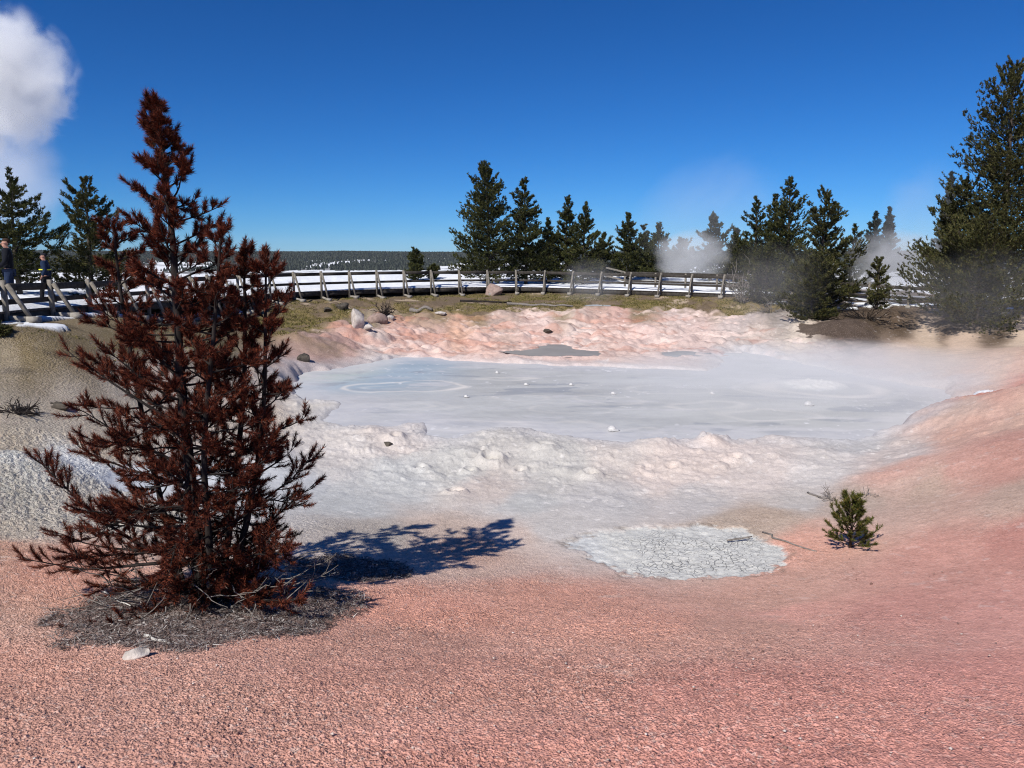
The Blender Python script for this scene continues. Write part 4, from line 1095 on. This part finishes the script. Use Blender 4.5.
def dry_bush(label, u, v, w, h, seed, mat, nst=26, r0=.012, pts_n=6):
    p = ghit(u, v); rng = np.random.default_rng(seed); m_ = MB()
    for i in range(nst):
        az = rng.uniform(0, 2 * np.pi)
        d = np.array([math.cos(az) * w, math.sin(az) * w, h * rng.uniform(.3, 1.2)]); L = np.linalg.norm(d); d /= L
        pts = [np.array([rng.normal(0, .06) * w, rng.normal(0, .06) * w, -.03])]
        for j in range(pts_n):
            d = d + rng.normal(0, .25, 3); d /= np.linalg.norm(d); pts.append(pts[-1] + d * L * rng.uniform(.6, 1.1) / pts_n)
            if rng.uniform() < .7:
                e = d + rng.normal(0, .6, 3); e /= np.linalg.norm(e); q = pts[-1]
                m_.tube([q, q + e * L * .14, q + (e + rng.normal(0, .2, 3)) * L * .26], [r0 * .5, r0 * .4, r0 * .2], 4, cap=False)
        m_.tube(np.array(pts), np.linspace(r0, r0 * .3, len(pts)), 4, cap=False)
    o = m_.build('dry_bush', mat); o.location = p
    return tag(o, label, 'bush', 'dry leafless bushes')
dry_bush('flat grey leafless bush above and left of the young pine', 833, 499, .28, .08, 601, M_twig, 30, .009)
dry_bush('small grey leafless bush just behind the tip of the young pine', 864, 497, .22, .12, 602, M_twig, 26, .008)
dry_bush('low dark leafless bush at the left edge on the tan slope', 14, 413, .5, .14, 603, M_deadbark, 30, .02)
dry_bush('tall grey leafless bush by the rails left of the right-hand clump', 742, 303, .9, 2.2, 604, M_twig, 22, .03)
dry_bush('grey leafless branches before the tallest pine of the right clump', 806, 303, 1.0, 1.8, 605, M_twig, 26, .03)
dry_bush('bare grey bush in the snow patch right of the clump', 880, 307, .7, 1.5, 606, M_twig, 22, .025)
dry_bush('low grey brush on the dark ground left of the brown mound', 770, 313, 1.3, .3, 607, M_twig, 40, .02)
dry_bush('low brown brush on top of the brown mound', 865, 318, 1.5, .25, 608, M_deadbark, 40, .02)
dry_bush('dark tangle of brush beside the broken grey rock', 384, 314, .6, .5, 609, M_deadbark, 40, .025)

# loose stones and flecks on the gravel
k = 420
pb = MB(); M_peb = island_mat('loose_stones', [(0, (.14, .08, .065)), (.45, (.30, .18, .15)), (.75, (.48, .36, .31)), (1, (.72, .66, .62))])
oc = np.array([[1, 0, 0], [-1, 0, 0], [0, 1, 0], [0, -1, 0], [0, 0, 1], [0, 0, -1]], float)
of = [[0, 2, 4], [2, 1, 4], [1, 3, 4], [3, 0, 4], [2, 0, 5], [1, 2, 5], [3, 1, 5], [0, 3, 5]]
ang = RNG.uniform(rad(-40), rad(40), k); dist = 1.0 / RNG.uniform(1 / 9.5, 1 / 2.6, k)
for a_, d_ in zip(ang, dist):
    px_, py_ = d_ * math.sin(a_), d_ * math.cos(a_); sz = RNG.uniform(.005, .013) * (1 if RNG.uniform() < .94 else 1.6)
    pb.add(oc * np.array([1, RNG.uniform(.6, 1), RNG.uniform(.5, .8)]) * RNG.uniform(.75, 1.25, (6, 1)) * sz + np.array([px_, py_, gz(px_, py_) + .012 + sz * .2]), tri=of)
tag(pb.build('loose_stones', M_peb), 'small loose stones strewn over the pink gravel in front', 'stones', kind='stuff')

# grass on the banks
cnt = 26000
gx_ = RNG.uniform(-15, 17, cnt); gy_ = RNG.uniform(30, 54, cnt)
fs_ = fence_side(gx_, gy_)
kk = (bank_mask(gx_, gy_, fs_) > .6) & (fs_ < -.2) & (fbm(gx_ * .5, gy_ * .7, 196, 5, .6) + RNG.normal(0, .12, cnt) > -.02)
gx_, gy_ = gx_[kk], gy_[kk]
lx_ = RNG.uniform(-13, -6, 2500); ly_ = RNG.uniform(16.5, 24, 2500)
p1, p2 = ghit(0, 350), ghit(120, 348)
lf = fence_side(lx_, ly_); kk = (lf < -1.2) & (lf > -3.4) & (fbm(lx_ * .8, ly_ * .8, 334, 4) > .1)
gx_ = np.concatenate([gx_, lx_[kk]]); gy_ = np.concatenate([gy_, ly_[kk]])
per = 7
x = np.repeat(gx_, per) + RNG.normal(0, .08, len(gx_) * per); y = np.repeat(gy_, per) + RNG.normal(0, .08, len(gx_) * per)
z = land(x, y)[0]; k = len(x)
d = np.stack([RNG.normal(0, .55, k), RNG.normal(0, .55, k), RNG.uniform(.4, 1, k)], -1) * (RNG.uniform(.05, .15, k) * np.where(y < 26, .45, 1.0))[:, None]
s = np.stack([RNG.normal(0, 1, k), RNG.normal(0, 1, k), 0 * x], -1); s *= .018 / (np.linalg.norm(s, axis=1, keepdims=True) + 1e-6)
p = np.stack([x, y, z - .01], -1)
V = np.stack([p - s, p + s, p + d], 1).reshape(-1, 3)
gm = MB(); gm.add(V, tri=np.arange(3 * k).reshape(-1, 3))
tag(gm.build('grass', M_grass), 'short olive and straw grass on the bank below the boardwalk', 'grass', kind='stuff')

# ------------------------------------------------------------------ boardwalk
def boardwalk():
    root = thing('boardwalk', 'weathered raised timber boardwalk with railing curving behind the pool', 'boardwalk', (0, 0, 0))
    W = 2.4
    s0 = np.interp(19.3, FS[:160, 1], FL[:160]) % 2.05
    ss = np.arange(s0, FL[-1] - .3, 2.05)
    fine = np.arange(0, FL[-1], .68)
    pts = [fen(s) for s in fine]
    deck = MB(); fas = MB(); fas2 = MB()
    # deck boards across
    for s in np.arange(.1, FL[-1] - .1, .30):
        p, nn = fen(s); c = np.array([p[0] - nn[0] * W / 2, p[1] - nn[1] * W / 2, p[2] - .025])
        deck.box(c, (.27, W, .05), rz=math.atan2(nn[1], nn[0]) - math.pi / 2, jitter=.004)
    deck.build('deck', M_deck, root)
    def run(mb, off, k, dz, w, h):
        P = [np.array([p[0] + nn[0] * off, p[1] + nn[1] * off, p[k] + dz]) for p, nn in [fen(s) for s in ss]]
        for a, b in zip(P[:-1], P[1:]): mb.beam(a, b + (b - a) * .006, w, h)
    b = MB(); run(b, -.08, 2, -.17, .10, .22); b.build('edge_beam', M_rail, root)
    b = MB(); run(b, -W + .1, 2, -.17, .10, .22); b.build('edge_beam', M_rail, root)
    b = MB(); run(b, -.10, 3, -.09, .07, .19); b.build('top_rail', M_rail, root)
    b = MB(); run(b, -.095, 4, -.06, .06, .14); b.build('middle_rail', M_rail, root)
    for s in ss:
        p, nn = fen(s)
        foot = np.array([p[0] + nn[0] * .62, p[1] + nn[1] * .62]); g0 = gz(p[0], p[1]); g1 = gz(*foot)
        b = MB(); b.beam((p[0], p[1], g0 - .1), (p[0], p[1], p[3] + .09), .115, .115, up=(nn[0], nn[1], 0)); b.build('post', M_post, root)
        b = MB(); b.beam((p[0] + nn[0] * .09, p[1] + nn[1] * .09, p[3] - .02), (foot[0], foot[1], g1 + .08), .10, .09, up=(nn[0], nn[1], .3)); b.build('brace', M_post, root)
        b = MB(); b.box((foot[0] + nn[0] * .05, foot[1] + nn[1] * .05, g1 + .06), (.26, .26, .20), rz=math.atan2(nn[1], nn[0]), jitter=.02); b.beam((p[0] + nn[0] * .08, p[1] + nn[1] * .08, max(g0, g1) + .10), (foot[0] - nn[0] * .10, foot[1] - nn[1] * .10, g1 + .10), .11, .11); b.build('footing', M_conc, root)
        q = np.array([p[0] - nn[0] * (W - .25), p[1] - nn[1] * (W - .25)])
        b = MB(); b.beam((q[0], q[1], gz(*q) - .1), (q[0], q[1], p[2] - .28), .14, .14, up=(nn[0], nn[1], 0)); b.build('pier', M_rail, root)
    # railing on the far edge where the walk widens
    mid = [s for s in ss if 5.0 < fen(s)[0][0] < 22]
    P = []
    for s in mid:
        p, nn = fen(s + .9); q = np.array([p[0] - nn[0] * (W - .06), p[1] - nn[1] * (W - .06), 0])
        P.append((q, p))
        b = MB(); b.beam((q[0], q[1], p[2] - .3), (q[0], q[1], p[3] + .02), .12, .12, up=(nn[0], nn[1], 0)); b.build('back_post', M_post, root)
    for nm, k, dz in (('back_top_rail', 3, 0), ('back_middle_rail', 4, .0)):
        b = MB()
        for (a, pa), (c, pc) in zip(P[:-1], P[1:]):
            b.beam(a + [0, 0, pa[k] + dz], c + [0, 0, pc[k] + dz], .06, .13)
        b.build(nm, M_rail, root)
    b = MB(); a, pa = P[0]
    b.beam(a + [-1.2, .9, pa[3] + .32], a + [.05, 0, pa[3]], .06, .12); b.beam(a + [-1.2, .9, pa[4] + .32], a + [.05, 0, pa[4]], .06, .12)
    b.build('sloping_rail', M_post, root)
    # snow left on the deck
    sb = MB(); cs = np.arange(0, FL[-1] - .3, .28); mcol = 11
    V = []
    for s in cs:
        p, nn = fen(s)
        for j in range(mcol):
            o = .12 + (W - .24) * j / (mcol - 1)
            x, y = p[0] - nn[0] * o, p[1] - nn[1] * o
            edge = min(j, mcol - 1 - j) / 2
            hh = (.15 + .10 * float(fbm(np.array([x * .7]), np.array([y * .7]), 350, 3)[0])) * min(1, edge) 
            V.append((x, y, p[2] + .004 + max(hh, 0)))
    sb.add(V, quad=grid_faces(len(cs), mcol, False)[:, ::-1])
    so = sb.build('snow_cover', M_snow, smooth=True)
    tag(so, 'trodden white snow lying along the boardwalk planks', 'snow', kind='stuff')
boardwalk()

# ------------------------------------------------------------------ people
def skin_obj(name, mat, parent, verts, edges, radii, sub=2):
    me = bpy.data.meshes.new('tmp'); me.from_pydata([tuple(v) for v in verts], edges, [])
    o = bpy.data.objects.new('tmp', me); COL.objects.link(o)
    mod = o.modifiers.new('skin', 'SKIN'); mod.use_smooth_shade = True
    sl = me.skin_vertices[0].data if me.skin_vertices else None
    if sl is None:
        bpy.context.view_layer.update()
        sl = me.skin_vertices[0].data
    for i, r_ in enumerate(radii):
        rr_ = r_ if isinstance(r_, tuple) else (r_, r_)
        sl[i].radius = rr_; sl[i].use_root = (i == 0)
    if sub:
        m2 = o.modifiers.new('sub', 'SUBSURF'); m2.levels = sub; m2.render_levels = sub
    dg = bpy.context.evaluated_depsgraph_get(); dg.update()
    nm = bpy.data.meshes.new_from_object(o.evaluated_get(dg))
    bpy.data.objects.remove(o); bpy.data.meshes.remove(me)
    nm.materials.clear(); nm.materials.append(mat); nm.name = name
    r = bpy.data.objects.new(name, nm); COL.objects.link(r); r.parent = parent
    return r

def plain(name, c, rough=.8, bump=.2, scale=30):
    c = np.array(c)
    return rough_mat(name, tuple(c * .8), tuple(np.minimum(c * 1.2, 1)), scale, rough=rough, bump=bump, dist=.004)
M_skin = plain('skin', (.50, .27, .20)); M_hair = plain('hair', (.03, .022, .018)); M_hairb = plain('brown_hair', (.045, .027, .018))
M_jack = plain('dark_jacket', (.008, .009, .014)); M_navy = plain('navy_jacket', (.012, .025, .06)); M_jean = plain('jeans', (.02, .032, .07)); M_blk = plain('black_trousers', (.012, .012, .015))
M_yel = plain('yellow_band', (.75, .72, .05)); M_shoe = plain('shoes', (.02, .018, .016)); M_cap = plain('knit_cap', (.02, .02, .026)); M_grey = plain('pale_collar', (.5, .5, .52))

def person(label, u, Y, H, face, jacket, trousers, hair, J, band=False, cap=False):
    """joints J in units of body height, facing -Y before turning"""
    d = ray(u, 290); x = d[0] * Y / d[1]
    s_ = np.interp(Y, FS[:160, 1], FL[:160]); p, _ = fen(s_)
    root = thing('person', label, 'person', (x, Y, p[2] + .10), face, 'people on the boardwalk')
    V, E, R = [], [], []; idx = {}
    def v(nm, pos, r, par=None):
        idx[nm] = len(V); V.append(np.array(pos, float) * H); R.append(r * H if not isinstance(r, tuple) else (r[0] * H, r[1] * H))
        if par is not None: E.append((idx[par], idx[nm]))
    v('pel', (0, 0, .52), (.075, .055))
    v('waist', (0, 0, .60), (.068, .048), 'pel'); v('chest', (0, .0, .72), (.085, .06), 'waist'); v('sh', (0, 0, .80), (.06, .045), 'chest')
    v('neck', (0, -.004, .85), .03, 'sh'); v('jaw', (0, -.022, .888), .036, 'neck'); v('head', (0, -.012, .935), (.046, .054), 'jaw'); v('crown', (0, -.005, .972), .034, 'head')
    v('nose', (0, -.070, .918), .008, 'jaw')
    for sd in (-1, 1):
        k = 'l' if sd > 0 else 'r'
        v('ear' + k, (sd * .048, .002, .925), .009, 'head')
        v('hip' + k, (sd * .05, 0, .49), .052, 'pel'); v('kn' + k, J['kn' + k], .034, 'hip' + k); v('an' + k, J['an' + k], .021, 'kn' + k)
        a = np.array(J['an' + k]); v('toe' + k, a + np.array([0, -.085, -.028]), .017, 'an' + k)
        v('sho' + k, (sd * .105, 0, .80), .036, 'sh'); v('el' + k, J['el' + k], .025, 'sho' + k); v('wr' + k, J['wr' + k], .017, 'el' + k)
        w = np.array(J['wr' + k]); e = np.array(J['el' + k]); dd = (w - e) / np.linalg.norm(w - e)
        v('pa' + k, w + dd * .035, (.020, .012), 'wr' + k)
        sidev = np.cross(dd, [0, 0, 1.]); sidev = sidev / (np.linalg.norm(sidev) + 1e-6)
        if np.linalg.norm(sidev) < .5: sidev = np.array([1., 0, 0])
        for f, (o, ln) in enumerate([(-.014, .038), (-.005, .044), (.005, .041), (.013, .032)]):
            b = w + dd * .052 + sidev * o; v(f'f{f}a' + k, b, .0055, 'pa' + k)
            v(f'f{f}b' + k, b + dd * ln * .6 + np.array([0, -.006, -.004]), .005, f'f{f}a' + k); v(f'f{f}c' + k, b + dd * ln + np.array([0, -.014, -.012]), .0042, f'f{f}b' + k)
        b = w + dd * .02 + sidev * (-.022); v('tha' + k, b, .0065, 'pa' + k); v('thb' + k, b + dd * .03 + sidev * -.012, .0055, 'tha' + k)
    skin_obj('body', M_skin, root, V, E, R, 1)
    def sub(names, pairs, radf, mat, nm, extra=None, lev=2):
        vv = [V[idx[a]] for a in names]; rr_ = [radf[a] for a in names]; ii = {a: i for i, a in enumerate(names)}
        return skin_obj(nm, mat, root, vv, [(ii[a], ii[b]) for a, b in pairs], [(r_[0] * H, r_[1] * H) if isinstance(r_, tuple) else r_ * H for r_ in rr_], lev)
    # jacket
    nm = ['pel', 'waist', 'chest', 'sh', 'neck', 'shol', 'ell', 'wrl', 'shor', 'elr', 'wrr']
    sub(nm, [('pel', 'waist'), ('waist', 'chest'), ('chest', 'sh'), ('sh', 'neck'), ('sh', 'shol'), ('shol', 'ell'), ('ell', 'wrl'), ('sh', 'shor'), ('shor', 'elr'), ('elr', 'wrr')],
        dict(pel=(.098, .078), waist=(.092, .074), chest=(.104, .082), sh=(.075, .06), neck=.042, shol=.052, ell=.040, wrl=.030, shor=.052, elr=.040, wrr=.030), jacket, 'jacket')
    nm = ['pel', 'hipl', 'knl', 'anl', 'hipr', 'knr', 'anr']
    sub(nm, [('pel', 'hipl'), ('hipl', 'knl'), ('knl', 'anl'), ('pel', 'hipr'), ('hipr', 'knr'), ('knr', 'anr')],
        dict(pel=(.085, .065), hipl=.062, knl=.046, anl=.038, hipr=.062, knr=.046, anr=.038), trousers, 'trousers')
    for k in 'lr':
        a, t = V[idx['an' + k]], V[idx['toe' + k]]
        skin_obj('shoe', M_shoe, root, [a + np.array([0, .03 * H, -.026 * H]), a + np.array([0, -.01 * H, -.020 * H]), t + np.array([0, -.01 * H, 0])], [(0, 1), (1, 2)], [.026 * H, .030 * H, .024 * H], 2)
    b = MB(); blob(b, V[idx['head']] + np.array([0, .014, .018]) * H, .0465 * H, .055 * H, .042 * H, 9, sub=(16, 12), amp=.05, flat=-.6)
    b.build('cap' if cap else 'hair', hair, root, smooth=True)
    if band:
        b = MB(); c = V[idx['waist']] * .45 + V[idx['chest']] * .55; P = []
        for i in range(21):
            a = i / 20 * 2 * np.pi; P.append((c[0] + .118 * H * math.cos(a), c[1] + .096 * H * math.sin(a), c[2]))
        b.tube(P, [.014 * H] * 21, 6, cap=False); b.build('band', M_yel, root, smooth=True)
    for sd in (-1, 1):
        b = MB(); blob(b, V[idx['jaw']] + np.array([sd * .017, -.036, .026]) * H, .006 * H, .004 * H, .005 * H, 3, sub=(8, 5), amp=0)
        b.build('eye', M_hair, root, smooth=True)
    return root
person('tall adult in dark jacket and blue jeans on the snowy boardwalk at the left edge', 11, 20.9, 1.80, rad(-62), M_jack, M_jean, M_hairb,
       dict(knl=(.055, -.04, .28), anl=(.055, .03, .045), knr=(-.055, .0, .285), anr=(-.055, .04, .045), ell=(.15, -.02, .64), wrl=(.10, -.12, .56), elr=(-.15, -.02, .64), wrr=(-.09, -.13, .57)))
person('shorter walker in navy jacket with a yellow band behind the railing', 47, 22.2, 1.44, rad(-70), M_navy, M_blk, M_cap,
       dict(knl=(.05, -.07, .29), anl=(.05, -.10, .045), knr=(-.05, .03, .28), anr=(-.05, .13, .06), ell=(.145, .03, .65), wrl=(.14, -.03, .54), elr=(-.145, .05, .65), wrr=(-.15, .04, .53)), band=True, cap=True)

# ------------------------------------------------------------------ steam
def steam(label, c, size, rot, density, seed, nscale=1.6, amp=1.3, bias=-.05, colour=(.95, .955, .97), sharp=1.0, kind=None, aniso=.0, detail=4.0):
    b = MB(); blob(b, (0, 0, 0), 1, 1, 1, seed, sub=(28, 17), amp=0)
    m, nt, out = new_mat('steam_volume'); n = N(nt)
    tc = n('TexCoord'); ob = tc.outputs['Object']
    ln = n('VectorMath', {0: ob}, operation='LENGTH').outputs['Value']
    mp = n('Mapping', {'Vector': ob, 'Location': (seed * 1.7, seed * .9, seed * 2.3)})
    nz = n('TexNoise', {'Vector': mp.outputs[0], 'Scale': nscale, 'Detail': detail, 'Roughness': .55, 'Distortion': .4})
    f = n.math('SUBTRACT', 1.0, n.math('POWER', ln, 2.0), clamp=True)
    d = n.math('ADD', f, n.math('MULTIPLY_ADD', nz.outputs[0], amp, -.5 * amp + bias))
    d = n.math('MULTIPLY', d, sharp, clamp=True)
    d = n.math('MULTIPLY', d, n.math('MULTIPLY', f, 3.0, clamp=True))
    vol = n('VolumePrincipled', {'Color': (*colour, 1), 'Density': n.math('MULTIPLY', d, density), 'Anisotropy': aniso})
    nt.links.new(vol.outputs[0], out.inputs['Volume'])
    o = b.build('steam', m, smooth=True)
    o.location = c; o.scale = size; o.rotation_euler = rot
    return tag(o, label, 'steam', None if kind else 'steam plumes', kind)
p = at(-10, 70, 150)
steam('big white steam cloud high over the left pines', at(-16, 80, 150), (18.5, 12, 16), (0, 0, 0), .26, 3, nscale=2.4, amp=2.7, sharp=2.0, bias=-.2, colour=(.99, .99, 1))
steam('faint lower wisp of steam beneath the big cloud at the left', at(-8, 175, 150), (16, 8, 13), (0, 0, 0), .09, 5, nscale=1.6, amp=1.9)
steam('low white steam puff rising behind the rails in front of the middle pines', at(690, 258, 57), (3.2, 2.6, 2.3), (0, 0, 0), .26, 7, nscale=1.6, amp=2.0, sharp=1.5, bias=-.1)
steam('thin grey steam drifting above the low white puff', at(705, 210, 59), (7.0, 4, 4.4), (0, rad(-20), 0), .045, 8, nscale=1.5, amp=2.0, bias=-.15)
steam('grey steam drifting low between the right clump and the huge pine', at(897, 266, 44), (3.3, 2.4, 2.3), (0, rad(10), 0), .42, 9, nscale=1.9, amp=2.4, bias=-.1)
steam('thin lavender steam fading upward left of the huge pine', at(916, 222, 45), (2.6, 2.2, 3.9), (0, rad(10), 0), .07, 14, nscale=1.8, amp=2.2, bias=-.05)
steam('thin steam hanging low before the bushy right pine', at(985, 300, 33), (4.6, 2.5, 2.6), (0, 0, 0), .05, 10, nscale=1.5, amp=1.6)
steam('thin steam wisp in front of the right clump of pines', at(770, 285, 40), (3.6, 2.5, 2.6), (0, 0, 0), .05, 11, nscale=1.6, amp=1.8)
steam('small steam wisp at the far boardwalk beside the bank pond', at(590, 285, 49), (2.4, 2, 2.0), (0, 0, 0), .10, 12, nscale=1.6, amp=1.8)
p = plane_pt(830, 395)
steam('thin white vapour drifting over the right half of the mud pool', (p[0] - .3, p[1] + .6, ZP + .55), (8.2, 5.6, 1.05), (0, rad(-2), 0), .27, 13, nscale=2.0, amp=1.5, kind='stuff')

# ------------------------------------------------------------------ air
b = MB(); b.box((0, 0, 15), (6800, 6800, 110))
m, nt, out = new_mat('thin_air'); n = N(nt)
vol = n('VolumePrincipled', {'Color': (.80, .88, 1.0, 1), 'Density': .00004})
nt.links.new(vol.outputs[0], out.inputs['Volume'])
tag(b.build('haze', m), kind='stuff')
# ------------------------------------------------------------------ light, sky, camera
SUN_AZ = math.atan2(-2.75, -4.4)          # direction towards the sun in plan, from +Y
SUN_EL = rad(44)
sd = Vector((math.sin(SUN_AZ) * math.cos(SUN_EL), math.cos(SUN_AZ) * math.cos(SUN_EL), math.sin(SUN_EL)))
L = bpy.data.lights.new('sun', 'SUN'); L.energy = 5.0; L.angle = rad(.53); L.color = (1, .955, .865)
lo = bpy.data.objects.new('sun', L); COL.objects.link(lo); lo.rotation_euler = sd.to_track_quat('Z', 'Y').to_euler(); lo.location = (-20, -30, 40)
w = bpy.data.worlds.new('World'); S.world = w; w.use_nodes = True
nt = w.node_tree; nt.nodes.clear(); n = N(nt)
sky = n('TexSky', sky_type='NISHITA', sun_disc=False, sun_elevation=SUN_EL, sun_rotation=SUN_AZ % (2 * math.pi), altitude=2200.0, air_density=1.0, dust_density=0.0, ozone_density=10.0)
sc_ = n('SeparateColor', {0: sky.outputs[0]})          # thin dry mountain air: the red and green fall off faster
def chan(i, p, k): return n.math('MULTIPLY', n.math('POWER', n.math('MULTIPLY', sc_.outputs[i], .1), p), 10.0 * k)
cc_ = n('CombineColor', {0: chan(0, 1.65, .70), 1: chan(1, 1.22, .78), 2: chan(2, 1.12, .96)})
bg = n('Background', {'Color': cc_.outputs[0], 'Strength': .10})
wo = n('OutputWorld'); nt.links.new(bg.outputs[0], wo.inputs[0])

cam = bpy.data.cameras.new('camera'); cam.sensor_fit = 'HORIZONTAL'; cam.sensor_width = 36.0; cam.lens = 36.0 * F / 1024; cam.clip_start = .05; cam.clip_end = 8000
co = bpy.data.objects.new('camera', cam); COL.objects.link(co); co.location = (0, 0, 0); co.rotation_euler = (math.pi / 2 - PITCH, 0, 0)
S.camera = co
S.view_settings.view_transform = 'Standard'; S.view_settings.look = 'None'; S.view_settings.gamma = 1; S.view_settings.exposure = 0.0; S.view_settings.use_curve_mapping = False
S.render.engine = 'CYCLES'
c = S.cycles
c.use_denoising = True; c.denoising_prefilter = 'NONE'; c.filter_width = 1.1; c.max_bounces = 6; c.diffuse_bounces = 3; c.glossy_bounces = 2; c.transmission_bounces = 2; c.volume_bounces = 4; c.transparent_max_bounces = 8
c.volume_step_rate = 1.0; c.volume_max_steps = 160
c.caustics_reflective = False; c.caustics_refractive = False
